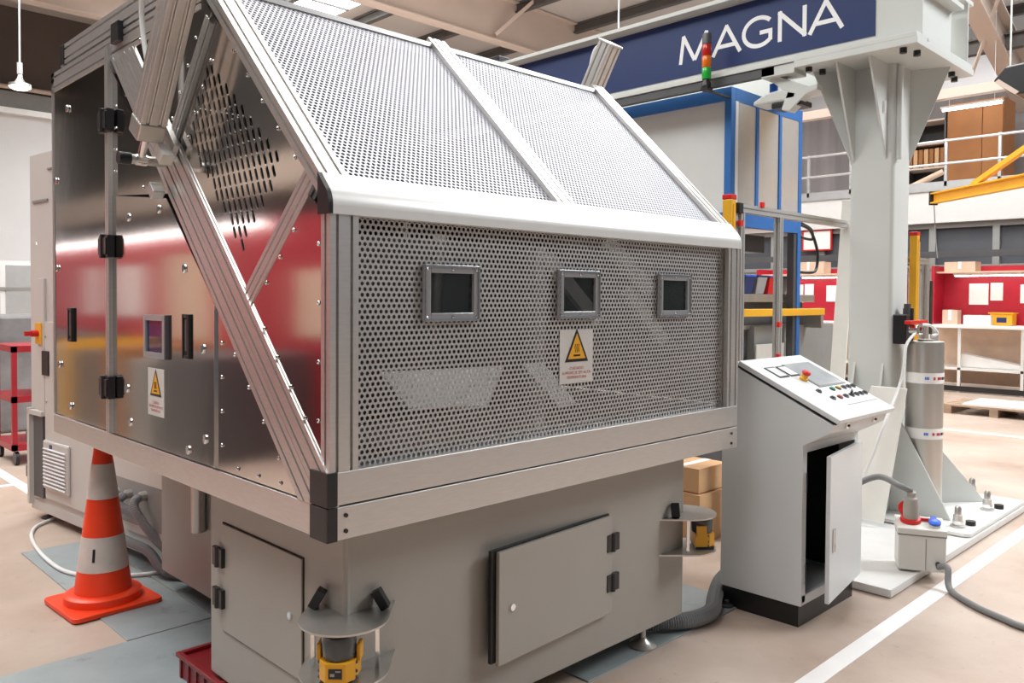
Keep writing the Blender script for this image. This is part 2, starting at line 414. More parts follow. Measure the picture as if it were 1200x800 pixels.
# roof steel
def ibeam(mb, p0, p1, w, h, t=.03):
    p0, p1 = V(p0), V(p1); d = (p1-p0).normalized(); u = d.cross(V((0, 0, 1))).normalized(); v = u.cross(d); m = (p0+p1)/2; hl = (p1-p0)/2
    mb.obox(m, hl, u*t/2, v*(h/2-t)); mb.obox(m+v*(h/2-t/2), hl, u*w/2, v*t/2); mb.obox(m-v*(h/2-t/2), hl, u*w/2, v*t/2)
    return mb
k = 3
for y in (13.6, 19.0):
    struct(ibeam(MB(), (-6, y, 8.6), (X1, y, 8.6), .35, 1.15), 'trim_%d' % (k+1), BEAMP); k += 1
for i, x in enumerate([7.2+2.3*j for j in range(8)]):
    struct(ibeam(MB(), (x, -2, ZC-.14), (x, Y1, ZC-.14), .16, .26, .05), 'trim_%d' % (k+1), PURL); k += 1
struct(MB().bar((14.1, 13.0, 9.1), (13.2, 13.45, 8.15), .09, .09), 'trim_%d' % (k+1), BEAMP); k += 1
struct(ibeam(MB(), (13.6, 3.0, 7.75), (20.5, 3.0, 5.35), .35, .75), 'trim_%d' % (k+1), BEAMP); k += 1
struct(ibeam(MB(), (17.2, -2, 6.6), (17.2, 12, 6.6), .2, .3), 'trim_%d' % (k+1), PURL); k += 1
struct(MB().bar((15.2, 2.2, 8.0), (16.6, 3.4, 5.9), .05, .05), 'trim_%d' % (k+1), BEAMP); k += 1
for n, (x0, x1, y0, y1) in enumerate(((7.6, 9.3, 15.2, 17.6), (9.9, 11.2, 14.4, 18.0), (-4.5, -1.0, 5, 12), (10, 13, -1, 4))):
    wn = struct(B((x0, y0, ZC-.03), (x1, y1, ZC-.005)), 'window_%d' % (n+1), SKYL)
    for j in range(1, 4):
        yy = y0+(y1-y0)*j/4
        struct(B((x0, yy-.03, ZC-.07), (x1, yy+.03, ZC-.03)), 'glazing_bar', PURL, wn)

# floor markings and plates
struct(B((.6, -.49, 0), (9.0, -.41, .002)).box((9.0, -.49, 0), (9.08, 3, .002)), 'floor_line', PAPER)
struct(B((.52, 4.4, 0), (.60, 9, .002)).box((-4, 5.4, 0), (.52, 5.46, .002)), 'floor_line_left', PAPER)
for nm, a, b, lab in (('floor_plate', (.10, 1.775, 0), (.475, 3.45, .006), 'grey metal floor plate under the traffic cone and the white cable'),
                      ('floor_plate', (-1.5, .75, 0), (1.2, 1.765, .006), 'pale grey metal floor plate at bottom left in front of the machine cabinet'),
                      ('floor_plate', (1.25, .148, 0), (2.45, 1.765, .006), 'grey metal floor plate with corrugated hose between machine and console'),
                      ('floor_plate', (.485, 1.775, 0), (1.9, 3.45, .006), 'grey metal floor plate under the machine behind the cone')):
    tag(build(B(a, b), nm, PLATE, bevel=.002), lab, 'floor plate', 'metal floor plates')

# ------------------------------------------------------------------ the machine
M = thing('enclosed_machine', 'large enclosed machine with stainless doors, perforated sloped hood and grey base cabinet', 'machine', (1.04, 1.2, 0))
W, D = 2.084, 2.443
ZT = 2.539
# base cabinet
b = build(B((.14, .14, .105), (1.88, 1.04, .845)), 'base_cabinet', GREYP, M, bevel=.006)
build(MB().cyl((.147, .147, .5), (.147, .147, .84), .012, n=10), 'corner_weld', GREYP, b)
build(B((.46, 1.04, .1), (1.88, 2.32, .845)), 'rear_cabinet', GREYP, M, bevel=.004)
build(MB().cyl((.425, 1.80, .41), (.425, 1.80, .84), .033), 'drain_pipe', BRUSH, M, smooth=40)
def hinge_small(mb, c, n, u, z=(0, 0, 1)):
    c, n, u = V(c), V(n), V(u)
    mb.obox(c-u*.022+n*.008, u*.016, V(z)*.034, n*.008); mb.obox(c+u*.022+n*.008, u*.016, V(z)*.034, n*.008)
    mb.cyl(c-V(z)*.036+n*.013, c+V(z)*.036+n*.013, .011, n=10)
    return mb
def lock(c, n, name, par):
    c, n = V(c), V(n)
    o = build(MB().cyl(c, c+n*.006, .013, .012, 16), name, CHROME, par, smooth=30)
    if par.parent is None:
        build(MB().obox(c+n*.0065, n*.0012, V((0, 0, .007)), n.cross(V((0, 0, 1)))*.002), 'key_slot', BLACK, o)
# left access door (flush)
dl = build(B((.132, .375, .293), (.14, .928, .679)), 'access_door', GREYP, M, bevel=.002)
build(frame_rect(MB(), (.1385, .6515, .486), (0, 1, 0), (0, 0, 1), (1, 0, 0), .562, .394, .0045, .004), 'door_seal', DARK, dl)
for z in (.558, .41):
    build(hinge_small(MB(), (.133, .94, z), (-1, 0, 0), (0, 1, 0)), 'hinge', BLACK, dl, bevel=.002)
lock((.132, .442, .484), (-1, 0, 0), 'cam_lock', dl)
# front access door (slightly ajar)
df = MB(); a0 = V((1.352, .125, 0)); ang = math.radians(3.2); e = V((-math.cos(ang), -math.sin(ang), 0)); nn = V((-math.sin(ang), math.cos(ang), 0))*-1
fd = build(MB().obox(a0+e*.325+V((0, 0, .449)), e*.325, V((0, 0, .193)), nn*.008), 'access_door', GREYP, M, bevel=.003)
build(MB().obox(a0+e*.335-nn*.016+V((0, 0, .456)), e*.335, V((0, 0, .191)), nn*.007), 'door_seal', BLACK, fd)
for z in (.536, .378):
    build(hinge_small(MB(), (1.355, .128, z), (0, -1, 0), (1, 0, 0)), 'hinge', BLACK, fd, bevel=.002)
lock(a0+e*.585+nn*.008+V((0, 0, .442)), nn, 'cam_lock', fd)
# feet
def foot(x, y, par, zt=.11):
    f = build(MB().lathe([(.058, .006), (.06, .012), (.045, .02), (.02, .036), (.016, .045)], (x, y, 0), 24), 'foot', BRUSH, par, smooth=50)
    build(MB().cyl((x, y, .04), (x, y, zt), .014, n=12), 'foot_spindle', BRUSH, f, smooth=50)
for x, y in ((1.67, .20), (.30, .26), (.30, .95), (.60, 1.75), (1.67, 2.1)): foot(x, y, M)
# beams round the enclosure
bu = build(B((.0, 0, .934), (W, .09, 1.025)), 'front_upper_beam', ALU, M, bevel=.003)
blo = build(B((.0, 0, .839), (W, .09, .930)), 'front_lower_beam', ALU, M, bevel=.003)
for o_, z0 in ((bu, .934), (blo, .839)):
    build(B((-.010, -.001, z0), (.0, .085, z0+.0915)).box((-.010, -.004, z0), (.022, .0, z0+.0915)), 'end_cap', BLACK, o_)
for x in (.05, W-.05):
    for z in (.862, .905): build(MB().cyl((x, .001, z), (x, -.004, z), .006, n=10), 'screw', BLACK, blo)
build(B((.0, .09, .839), (.09, D, .928)), 'left_beam', ALU, M, bevel=.003)
build(B((W-.09, .09, .839), (W, D, 1.025)), 'right_beam', ALU, M, bevel=.003)
build(B((.09, D-.09, .839), (W-.09, D, .93)), 'rear_beam', ALU, M)
build(B((.1, .1, .90), (W-.1, D-.1, .925)), 'deck_plate', DGREY, M)
# posts, rafters, rails
X_, Y_, Z_ = V((1, 0, 0)), V((0, 1, 0)), V((0, 0, 1))
build(MB().profile((.045, .0225, 1.025), (.045, .0225, 1.718), X_, .09, .045, gp=(-.0225, .0225), gm=(-.0225, .0225), su=(0,)), 'front_post', ALU, M)
build(MB().profile((W-.045, .0225, 1.025), (W-.045, .0225, 1.718), X_, .09, .045, gp=(-.0225, .0225), gm=(-.0225, .0225), su=(0,)), 'front_post', ALU, M)
build(MB().profile((.018, D-.018, .93), (.018, D-.018, ZT), X_, .036, .03, su=(0,)), 'rear_post', ALU, M)
build(MB().profile((W-.0225, D-.0225, .93), (W-.0225, D-.0225, ZT), X_, .045, .045, su=(0,)), 'rear_post', ALU, M)
sd = V((0, 1, 1)).normalized(); sn = V((0, -1, 1)).normalized()
def slope(x, y, off): return V((x, y, 1.779+y))+sn*off
for x in (.045, 1.0, W-.045):
    build(MB().profile(slope(x, .03, -.0225), slope(x, .79, -.0225), X_, .09, .045, gp=(-.0225, .0225), gm=(-.0225, .0225), su=(0,)), 'rafter', ALU, M)
cap = [(-.006, 1.718), (-.006, 1.742)]
for i in range(9):
    t = math.radians(180-45*i/8); cap.append((.064+.07*math.cos(t), 1.742+.07*math.sin(t)))
cap += [(.05, 1.832), (.05, 1.718)]
hc = build(MB().prism([(0.006, y, z) for y, z in cap], (W-.012, 0, 0)), 'bend_cap', ALUW, M, smooth=30)
build(MB().prism([(-.008, y, z) for y, z in cap], (.013, 0, 0)), 'end_cap', BLACK, hc)
build(MB().prism([(W-.006, y, z) for y, z in cap], (.010, 0, 0)), 'end_cap', ALUW, hc)
build(MB().profile((0, .785, ZT-.0225), (W, .785, ZT-.0225), Y_, .045, .045, su=(0,)), 'ridge_rail', ALU, M)
build(MB().profile((.045, .80, ZT-.045), (.045, D, ZT-.045), Z_, .09, .09, gp=(-.0225, .0225), gm=(-.0225, .0225), su=(0,)), 'roof_rail', ALU, M)
build(MB().profile((W-.045, .80, ZT-.045), (W-.045, D, ZT-.045), Z_, .09, .09, gp=(-.0225, .0225), gm=(-.0225, .0225), su=(0,)), 'roof_rail', ALU, M)
build(MB().profile((0, D-.0225, ZT-.0225), (W, D-.0225, ZT-.0225), Y_, .045, .045), 'roof_rail', ALU, M)
tr = build(MB().profile((.045, .80, ZT+.055), (.045, 2.24, ZT+.055), Z_, .09, .09, gp=(-.0225, .0225), gm=(-.0225, .0225), su=(0,)), 'top_rail', ALU, M)
build(B((-.003, 2.24, ZT+.008), (.093, 2.30, ZT+.102)), 'end_cap', BLACK, tr, bevel=.004)
build(B((-.02, 1.50, ZT-.045), (.02, 1.585, ZT+.035)), 'corner_block', BLACK, M, bevel=.004)
# roof sheets and front sheet
PIT, HR = .0182, .0060
wins = ((.4425, 1.51), (1.033, 1.51), (1.623, 1.51))
SW, SH = .222, .172
oF = V((.07, .034, 1.03))
skip = [(cx-SW/2+.022-oF.x, 1.51-SH/2+.022-oF.z, cx+SW/2-.022-oF.x, 1.51+SH/2-.022-oF.z) for cx, _ in wins]
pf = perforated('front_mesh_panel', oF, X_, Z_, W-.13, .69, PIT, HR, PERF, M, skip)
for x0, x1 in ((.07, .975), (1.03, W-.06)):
    perforated('roof_mesh_panel', slope(x0, .035, -.02), X_, sd, x1-x0, 1.04, PIT, HR, PERF_TOPLIT, M)
for cx, cz in wins:
    wn = build(frame_rect(MB(), (cx, .024, cz), X_, Z_, -Y_, SW, SH, .026, .012), 'window_frame', CLEAR, M, bevel=.002)
    build(frame_rect(MB(), (cx, .0165, cz), X_, Z_, -Y_, SW-.006, SH-.006, .005, .006), 'window_bead', CHROME, wn)
    build(B((cx-SW/2+.02, .028, cz-SH/2+.02), (cx+SW/2-.02, .030, cz+SH/2-.02)), 'window_pane', PANE, wn)
    mb = MB()
    for sx in (-1, 0, 1):
        for sz in (-1, 1): mb.lathe([(.005, 0), (.005, .002), (.003, .004)], (cx+sx*(SW/2-.014), .018, cz+sz*(SH/2-.014)), 8, (0, -1, 0))
    build(mb, 'window_screws', CHROME, wn, kind='stuff')
# warning sign
def warning_sign(c, r, u, n, w_, h_, par, skew=0):
    c, r, u, n = V(c), V(r), V(u), V(n)
    p = build(MB().obox(c, r*w_/2, u*h_/2, n*.001), 'warning_sign', SIGNP, par)
    tc = c+u*h_*.13+n*.0012; s = w_*.40
    def tri(k, nn_): return [tc+n*nn_+u*(s*1.05*k)*1.0, tc+n*nn_-u*s*.62*k-r*s*.88*k, tc+n*nn_-u*s*.62*k+r*s*.88*k]
    build(MB().prism(tri(1, 0), n*.0006), 'sign_border', BLACK, p)
    build(MB().prism(tri(.76, .0007), n*.0005), 'sign_triangle', ORSIGN, p)
    q = MB().obox(tc+n*.0014-u*s*.30, r*s*.26, u*s*.045, n*.0003)
    for k_ in (-1, 0, 1):
        pts = [tc+n*.0014+r*(k_*s*.13+.02*s*math.sin(j*1.6))+u*(-s*.16+j*s*.085) for j in range(6)]
        q.tube(pts, s*.018, 6)
    build(q, 'hot_symbol', BLACK, p)
    for i, t in enumerate(('CUIDADO', 'SUPERFICIE EM ALTA', 'TEMPERATURA')):
        text('sign_lettering', t, c-u*h_*(.22+.085*i)+n*.0012, r, u, h_*.052, REDTXT, p, ext=.0003, width=w_*(.42, .86, .6)[i])
warning_sign((1.03, .0315, 1.29), X_, Z_, -Y_, .178, .190, M)
# left side: stainless doors
PX = .003
ry, uz, no = V((0, -1, 0)), Z_, V((-1, 0, 0))
def panel(name, pts, par=M, x=PX, t=.004): return build(MB().prism([(x, y, z) for y, z in pts], (t, 0, 0)), name, STEEL, par)
leaf = panel('door_panel', [(1.668, .934), (2.405, .934), (2.405, 2.45), (1.668, 2.45)])
mid = panel('door_panel', [(.695, .934), (1.632, .934), (1.632, 1.90), (1.085, 1.845), (.695, 1.475)], x=.0)
panel('fixed_panel', [(1.632, 1.90), (1.632, 2.40), (1.06, 1.86)])
panel('fixed_panel', [(.688, .934), (.688, 1.475), (.17, .934)])
panel('fixed_panel', [(.03, 1.05), (.03, 1.72), (.12, 1.78), (.44, 1.47)])
panel('fixed_panel', [(1.02, 2.06), (.72, 2.42), (.82, 2.50), (1.46, 2.50)])
build(MB().profile((-.002, 1.65, .934), (-.002, 1.65, 2.50), Y_, .036, .028, gp=(0,), gm=(0,), g=.006, dep=.008), 'door_stile', ALU, M)
build(B((-.004, .688, .934), (.014, .694, 1.47)), 'door_edge', CHROME, M)
# main diagonal, two sections side by side, and its branches
dg_ = V((0, 1, 1.03)).normalized(); dp = V((0, -1.03, 1)).normalized()
a = V((.013, .035, .766+1.03*.035)); e_ = V((.013, 1.60, .766+1.03*1.60))
for kk, nm in ((.0435, 'diagonal_rail'), (.1305, 'diagonal_rail')):
    p0, p1 = a+dp*kk, e_+dp*kk
    p0 = p0-dg_*.1; p1 = p1+dg_*.2
    build(clip(MB().profile(p0, p1, dp, .085, .034, gp=(-.021, .021), gm=(-.021, .021), su=(0,), g=.008), [((0, .002, 0), (0, -1, 0)), ((0, 0, .929), (0, 0, -1)), ((0, 0, 2.45), (0, 0, 1)), ((0, 1.632, 0), (0, 1, 0))]), nm, ALU, M)
def branch(y0, z0, y1, z1, w_):
    p0, p1 = V((.015, y0, z0)), V((.015, y1, z1)); d = (p1-p0).normalized(); u = d.cross(X_)
    build(clip(MB().profile(p0, p1, u, w_, .03, gp=(-.014, .014), gm=(-.014, .014), su=(0,), g=.007), [(slope(0, 0, -.046), sn), ((0, .046, 0), (0, -1, 0)), ((0, 0, ZT-.09), (0, 0, 1))]), 'branch_rail', ALU, M)
branch(1.035, 2.05, .735, 2.40, .058); branch(.47, 1.49, .04, 1.89, .062)
# slotted panel
tip = dict(t=(.756, 2.278), l=(.878, 2.028), r=(.272, 1.878), b=(.516, 1.652))
holes = []
poly = [(.43, 1.46), (.97, 2.02), (.665, 2.385), (.09, 1.82)]
def slot(cy, cz):
    w_, h_ = .0076, .021; o = []; ca, sa = math.cos(.42), math.sin(.42)
    for k_ in range(5): t = math.radians(180*k_/4); o.append((w_*math.cos(t), h_-w_+w_*math.sin(t)))
    for k_ in range(5): t = math.radians(180+180*k_/4); o.append((w_*math.cos(t), -h_+w_+w_*math.sin(t)))
    return [(-cy+p*ca+q*-sa*-1*-1, cz+p*sa+q*ca) for p, q in o]
ts = [tip['t'], tip['l'], tip['b'], tip['r']]
def inside2(y, z):
    r_ = []
    for i in range(4):
        (ya, za), (yb, zb) = ts[i], ts[(i+1) % 4]
        L_ = math.hypot(yb-ya, zb-za); r_.append(((yb-ya)*(z-za)-(zb-za)*(y-ya))/L_)
    return all(q < .008 for q in r_) or all(q > -.008 for q in r_)
for j in range(-14, 15):
    for i in range(-25, 26):
        y = .878-.0355*i-.0355*j*.5; z = 2.028-.0415*j
        if inside2(y, z): holes.append(slot(y, z))
build_slots = holed_sheet('slotted_panel', [(-y, z) for y, z in poly], holes, (.006, 0, 0), (0, -1, 0), Z_, STEEL, M, .002)
# hinges, handles, latches, screws
def big_hinge(z):
    h = MB(); y = 1.65; x = -.018
    for s_ in (-1, 1):
        h.box((x-.012, y+s_*.008, z-.045), (x+.016, y+s_*.052, z+.045))
        h.box((x-.018, y+s_*.012, z-.034), (x-.01, y+s_*.046, z+.034))
    h.cyl((x-.012, y, z-.048), (x-.012, y, z+.048), .012, n=10)
    build(h, 'hinge', BLACK, M, bevel=.002)
for z in (2.20, 1.694, 1.122): big_hinge(z)
def pull(y, z, h_, par):
    o = build(frame_rect(MB(), (-.002, y, z), (0, 1, 0), Z_, (-1, 0, 0), .058, h_, .013, .014), 'pull_handle', BLACK, par, bevel=.003)
    build(MB().box((-.004, y-.018, z-h_*.42), (.008, y+.018, z+h_*.42)), 'handle_recess', DARK, o)
    build(B((-.006, y-.006, z-h_*.32), (-.001, y+.010, z+h_*.38)), 'handle_grip', DGREY, o)
pull(.905, 1.356, .155, mid); pull(2.165, 1.361, .155, leaf)
sw_ = build(frame_rect(MB(), (-.004, 1.18, 1.346), (0, 1, 0), Z_, (-1, 0, 0), .20, .160, .022, .014), 'sight_window', CLEAR, mid, bevel=.002)
build(B((-.003, 1.09, 1.276), (.007, 1.27, 1.416)), 'window_pane', GLASSB, mid)
build(B((-.012, 1.068, 1.266), (.004, 1.078, 1.426)), 'window_side', DGREY, mid)
warning_sign((-.0015, 1.18, 1.14), ry, uz, no, .150, .175, M)
def latch(y, z, par):
    o = MB().lathe([(.016, 0), (.016, .003), (.012, .006)], (PX-.003, y, z), 16, (-1, 0, 0))
    o.obox((PX-.011, y, z), (.002, 0, 0), (0, .003, 0), (0, 0, .012))
    build(o, 'quarter_turn_latch', CHROME, par, smooth=30)
for y, z in ((2.2, 2.34), (2.38, 2.03), (2.37, 1.62), (2.34, 1.17), (2.18, .99)): latch(y, z, leaf)
for y, z in ((1.45, 1.80), (1.15, 1.81), (.93, 1.59), (.78, 1.32), (1.44, 1.0), (.90, .965), (.765, 1.02), (1.47, 1.13)): latch(y, z, mid)
sc = MB()
def screws(p, q, n, x=PX-.001):
    for i in range(n):
        t = (i+.5)/n; y = p[0]+(q[0]-p[0])*t; z = p[1]+(q[1]-p[1])*t
        sc.lathe([(.0065, 0), (.006, .003), (.003, .005)], (x, y, z), 8, (-1, 0, 0))
screws((.645, .96), (.645, 1.40), 4); screws((.60, .955), (.2, .955), 3); screws((.60, 1.36), (.23, .98), 4)
screws((.06, 1.08), (.06, 1.72), 4); screws((.09, 1.12), (.40, 1.44), 4); screws((.15, 1.72), (.39, 1.50), 3)
screws((.98, 1.98), (.48, 1.46), 5, .003); screws((.93, 2.0), (.69, 2.30), 4, .003); screws((.61, 2.31), (.14, 1.84), 5, .003)
screws((1.06, 2.08), (.80, 2.40), 4); screws((1.1, 2.46), (1.4, 2.46), 2); screws((1.6, 2.3), (1.6, 1.95), 4); screws((1.35, 1.91), (1.15, 1.885), 2)
build(sc, 'panel_screws', CHROME, M, kind='stuff')
# lifting cylinders
def lifter(x, b0, t0, side):
    b0, t0 = V((x, *b0)), V((x, *t0)); d = (t0-b0).normalized(); n = d.cross(X_)
    c = build(MB().profile(b0+d*.06, t0, n, .088, .088, gp=(-.02, .02), gm=(-.02, .02), su=(-.02, .02), g=.010, dep=.009), 'lifting_cylinder', ALU, M, bevel=.003)
    build(MB().obox(b0+d*.03, d*.032, n*.046, X_*.046), 'cylinder_head', BRUSH, c, bevel=.006)
    build(MB().obox(t0+d*.006, d*.006, n*.049, X_*.049), 'cylinder_end', ALU, c, bevel=.003)
    rb = b0-d*.09
    build(MB().cyl(b0, rb, .014, n=12).lathe([(.02, -.02), (.02, .02)], rb, 14, (1, 0, 0)), 'piston_rod', CHROME, c, smooth=40)
    build(MB().cyl(rb-X_*side*.04, rb+X_*side*.12, .017, n=14), 'pivot_pin', BRUSH, c, smooth=40)
    build(MB().cyl(rb-X_*side*.075, rb-X_*side*.035, .021, n=14), 'pin_knob', BLACK, c, smooth=40)
    return rb, c
rb, cl = lifter(-.09, (1.03, 2.045), (.555, 2.76), 1)
cb = build(MB().obox(V((-.018, 1.0, 2.03)), dg_*.055, dp*.03, X_*.010), 'cylinder_bracket', ALU, M, bevel=.002)
build(MB().obox(V((-.045, .985, 1.985)), dg_*.034, dp*.022, X_*.022), 'bracket_block', CREAM, cb, bevel=.003)
build(MB().obox(V((-.045, 1.06, 1.865)), dg_*.026, dp*.018, X_*.022), 'bracket_block', ALU, cb, bevel=.003)
lifter(W+.07, (1.20, 2.12), (.80, 2.80), -1)
hs = build(MB().tube(smooth_path([(-.10, .56, 2.73), (-.13, .75, 2.80), (-.10, .98, 2.72), (-.07, 1.12, 2.5), (-.055, 1.1, 2.3), (-.04, 1.06, 2.12)]), .009, 8), 'air_hose', CABLEW, M, smooth=60)
build(MB().tube(smooth_path([(-.10, .56, 2.73), (-.05, .85, 2.75), (.0, 1.1, 2.66), (.05, 1.35, 2.66)]), .009, 8), 'air_hose', CABLEW, M, smooth=60)
build(MB().tube(smooth_path([(W+.07, .83, 2.815), (W+.07, .90, 2.80), (W+.07, .935, 2.70), (W+.06, .92, 2.62), (W+.02, .89, 2.55)]), .007, 8), 'air_hose', CABLEW, M, smooth=60)
# closing panels behind and on the right, and what shows through the mesh
build(B((.09, D-.02, .93), (W-.04, D-.012, ZT-.05)), 'rear_panel', DGREY, M)
build(MB().prism([(W-.02, y, z) for y, z in ((.05, 1.03), (D-.05, 1.03), (D-.05, ZT-.05), (.82, ZT-.05), (.05, 1.74))], (.004, 0, 0)), 'side_panel', DGREY, M)
build(B((.09, .81, ZT-.05), (W-.09, D-.05, ZT-.04)), 'hood_light_blocker', DGREY, M)  # unseen top sheet, added to keep overhead light out of the hood
inner = build(B((.30, .95, .925), (1.85, 2.2, 1.75)), 'press_body', DGREY, M, bevel=.01)
build(MB().prism([(.34, .25, 1.26), (.88, .25, 1.25), (.66, .10, 1.14), (.34, .10, 1.16)], (0, .004, -.006)), 'bright_patch_sheet', WHITEP, M)  # white sheet shaped to imitate a bright reflection behind the mesh
build(MB().cyl((.62, .30, 1.70), (.80, .55, 1.42), .022).cyl((.74, .46, 1.52), (.92, .72, 1.24), .012), 'inner_actuator', BRUSH, M, smooth=40)
build(MB().prism([(.97, .24, 1.25), (1.08, .24, 1.25), (1.16, .14, 1.10), (1.07, .14, 1.09)], (0, .006, -.006)), 'bright_patch_block', WHITEP, M)  # pale block added in place of a reflected bright patch
for p_, q_ in (((1.43, .22, 1.72), (1.64, .16, 1.53)), ((1.56, .22, 1.53), (1.72, .15, 1.31)), ((1.15, .30, 1.66), (1.35, .20, 1.40))):
    build(MB().bar(p_, q_, .05, .05), 'bright_patch_bar', ALUW, M)  # white bars imitating the slanting bright reflections at the mesh
build(B((1.20, .40, .93), (1.26, .46, 1.70)), 'inner_post', ALU, M)
build(B((.45, .30, .925), (1.6, .85, .99)), 'inner_tray', BRUSH, M, bevel=.004)
# safety scanners in their corner brackets
def scanner_unit(cx, cy, cz, face):
    """bracket of two quarter-ring shelves round a cabinet corner; face = direction the scanner looks"""
    f = V((math.cos(face), math.sin(face), 0)); s_ = V((-f.y, f.x, 0)); c0 = V((cx, cy, 0))
    def shelf(z):
        loc = [(0, 0), (.127, -.127)]+[(.130*math.cos(pi*i/20), .012+.130*math.sin(pi*i/20)) for i in range(21)]+[(-.127, -.127)]
        return [c0+s_*p+f*q+V((0, 0, z)) for p, q in loc]
    br = build(MB().prism(shelf(cz-.152), (0, 0, .006)), 'scanner_bracket', BRUSH, M)
    build(MB().prism(shelf(cz), (0, 0, .006)), 'top_shelf', BRUSH, br)
    c = V((cx, cy, cz-.146))+f*.085
    for q in (-1, 1):
        p = V((cx, cy, 0))+f*.0+s_*q*.095
        build(MB().obox((p.x, p.y, cz-.073), f*.006, s_*.006, V((0, 0, .073))), 'bracket_strut', CHROME, br)
        p2 = V((cx, cy, cz+.036))-f*.055+s_*q*.095
        ax_ = (V((0, 0, .86))-s_*q*.5).normalized()
        build(MB().obox(p2, ax_*.030, f*.017, ax_.cross(f)*.014), 'mount_block', BLACK, br, bevel=.002)
    c = V((cx, cy, cz-.146))+f*.085
    mb = MB(); sec = [(-.055, -.045), (-.05, .02), (-.028, .046), (.028, .046), (.05, .02), (.055, -.045)]
    z0, z1 = .012, .068
    mb.prism([c+s_*x+f*y+V((0, 0, z0)) for x, y in sec], (0, 0, z1-z0))
    for q in (-1, 1): mb.obox(c+s_*q*.056-f*.018+V((0, 0, .082)), s_*.006, f*.022, V((0, 0, .024)))
    sc_ = build(mb, 'safety_scanner', YELS, br, bevel=.003)
    build(MB().lathe([(.044, .0), (.048, .006), (.049, .05), (.046, .066)], c-f*.006+V((0, 0, .068)), 24), 'scanner_window', GLASSD, br, smooth=40)
    build(MB().obox(c+V((0, 0, .003)), s_*.046, f*.04, V((0, 0, .009))), 'scanner_foot', BLACK, br)
    fc = c+f*.0465+V((0, 0, .040))
    build(MB().obox(fc, s_*.019, V((0, 0, .014)), f*.001), 'scanner_display', BLACK, br)
    build(MB().obox(fc+f*.0012+s_*(-.008)+V((0, 0, -.003)), s_*.006, V((0, 0, .004)), f*.0003).obox(fc+f*.0012+s_*(.008)+V((0, 0, .007)), s_*.007, V((0, 0, .002)), f*.0003), 'display_marks', FRAMEG, br)
    b_ = MB()
    for q in (-1, 1):
        for z in (.018, .035, .060): b_.lathe([(.005, 0), (.004, .004)], c+s_*q*.052+f*.012+V((0, 0, z)), 8, f)
    build(b_, 'scanner_screws', DGREY, br, kind='stuff')
scanner_unit(.14, .14, .560, math.radians(225))
scanner_unit(1.88, .14, .552, math.radians(-45))
# ------------------------------------------------------------------ traffic cone
T = thing('traffic_cone', 'orange traffic cone with two white bands under the corner of the machine', 'cone', (.18, 2.32, 0), .05, local=True)
build(MB().prism([(.205*math.cos(t)*1.0 if 0 else x, y, 0.006) for x, y, t in
      [(sx*(.205-.03+.03*math.cos(a+q)), sy*(.205-.03+.03*math.sin(a+q)) if 0 else sy*(.205-.03)+.03*math.sin(a+q)*1.0, 0) if 0 else
       ((.175*sx)+.03*math.cos(a+q), (.175*sy)+.03*math.sin(a+q), 0)
       for sx, sy, q in ((1, 1, 0), (-1, 1, pi/2), (-1, -1, pi), (1, -1, 3*pi/2)) for a in (0, pi/6, pi/3, pi/2)]], (0, 0, .022)), 'base', CONE, T, bevel=.004)
build(MB().lathe([(.172, .026), (.172, .062), (.160, .07), (.13, .072)], (0, 0, 0), 40), 'base_ring', CONE, T, smooth=35)
def cr_(z): return .128-(.128-.036)*(z-.07)/(.78-.07)
zs = [.07, .18, .342, .52, .685, .75, .78]
for i in range(6):
    z0, z1 = zs[i], zs[i+1]; white = i in (1, 3)
    g = .0015 if white else 0
    build(MB().lathe([(cr_(z0)+g, z0), (cr_(z1)+g, z1)], (0, 0, 0), 40), 'reflective_band' if white else 'cone_section', CONEW if white else CONE, T, smooth=60)
build(MB().obox((-.072, -.0775, .262), (.004, -.0035, 0), (.0012, .0012, 0), (.003, .003, .03)), 'tyre_mark', BLACK, T)

# ------------------------------------------------------------------ red crate, hoses and cables
T = thing('red_crate', 'low dark red plastic crate on the floor at the left foot of the machine cabinet', 'crate', (.27, 1.13, .0))
build(B((.125, .94, .007), (.43, 1.29, .085)), 'crate_body', DRED, T, bevel=.006)
build(frame_rect(MB(), (.2775, 1.115, .092), X_, Y_, Z_, .325, .37, .022, .016), 'crate_rim', DRED, T, bevel=.003)
mb = MB()
for i in range(5): mb.box((.119, .98+.07*i, .01), (.127, .992+.07*i, .085))
build(mb, 'crate_ribs', DRED, T, kind='stuff')
CAB = thing('control_cabinet', 'tall grey control cabinet standing behind the stainless doors at left', 'cabinet', (.37, 4.31, 0), math.radians(6.0), local=True)
# local frame: x = depth away from the viewer's side, y = along the face (negative towards the camera)
build(B((.004, -1.84, .12), (.62, 0, 2.42)), 'body', CABP, CAB, bevel=.004)
build(B((.0, -1.86, .06), (.62, .0, .125)), 'plinth_frame', CABP, CAB, bevel=.004)
build(B((-.004, -1.84, 2.30), (.004, -.30, 2.31)).box((-.004, -.30, 2.10), (.004, -.06, 2.115)), 'top_seam', MGREY, CAB)
dr = build(B((-.012, -.255, .70), (.004, -.16, 1.60)), 'door_leaf', CABP, CAB, bevel=.002)
dr2 = build(B((-.014, -1.80, .17), (.004, -.27, 1.32)), 'side_panel', CABP, CAB, bevel=.003)
build(B((-.016, -.24, .16), (.002, -.09, .70)), 'cable_channel', BROWN if 0 else DGREY, CAB)
build(B((-.03, -.05, .10), (.003, -.015, .74)).box((-.03, -.25, .70), (.003, -.015, .73)), 'channel_edge', CABP, CAB)
for z in (.50, .27): build(B((-.022, -.03, z), (-.002, .03, z+.075)), 'hinge', BLACK, CAB, bevel=.002)
v = build(B((-.034, -.66, .24), (-.012, -.28, .555)), 'vent_grille', CABP, CAB, bevel=.012)
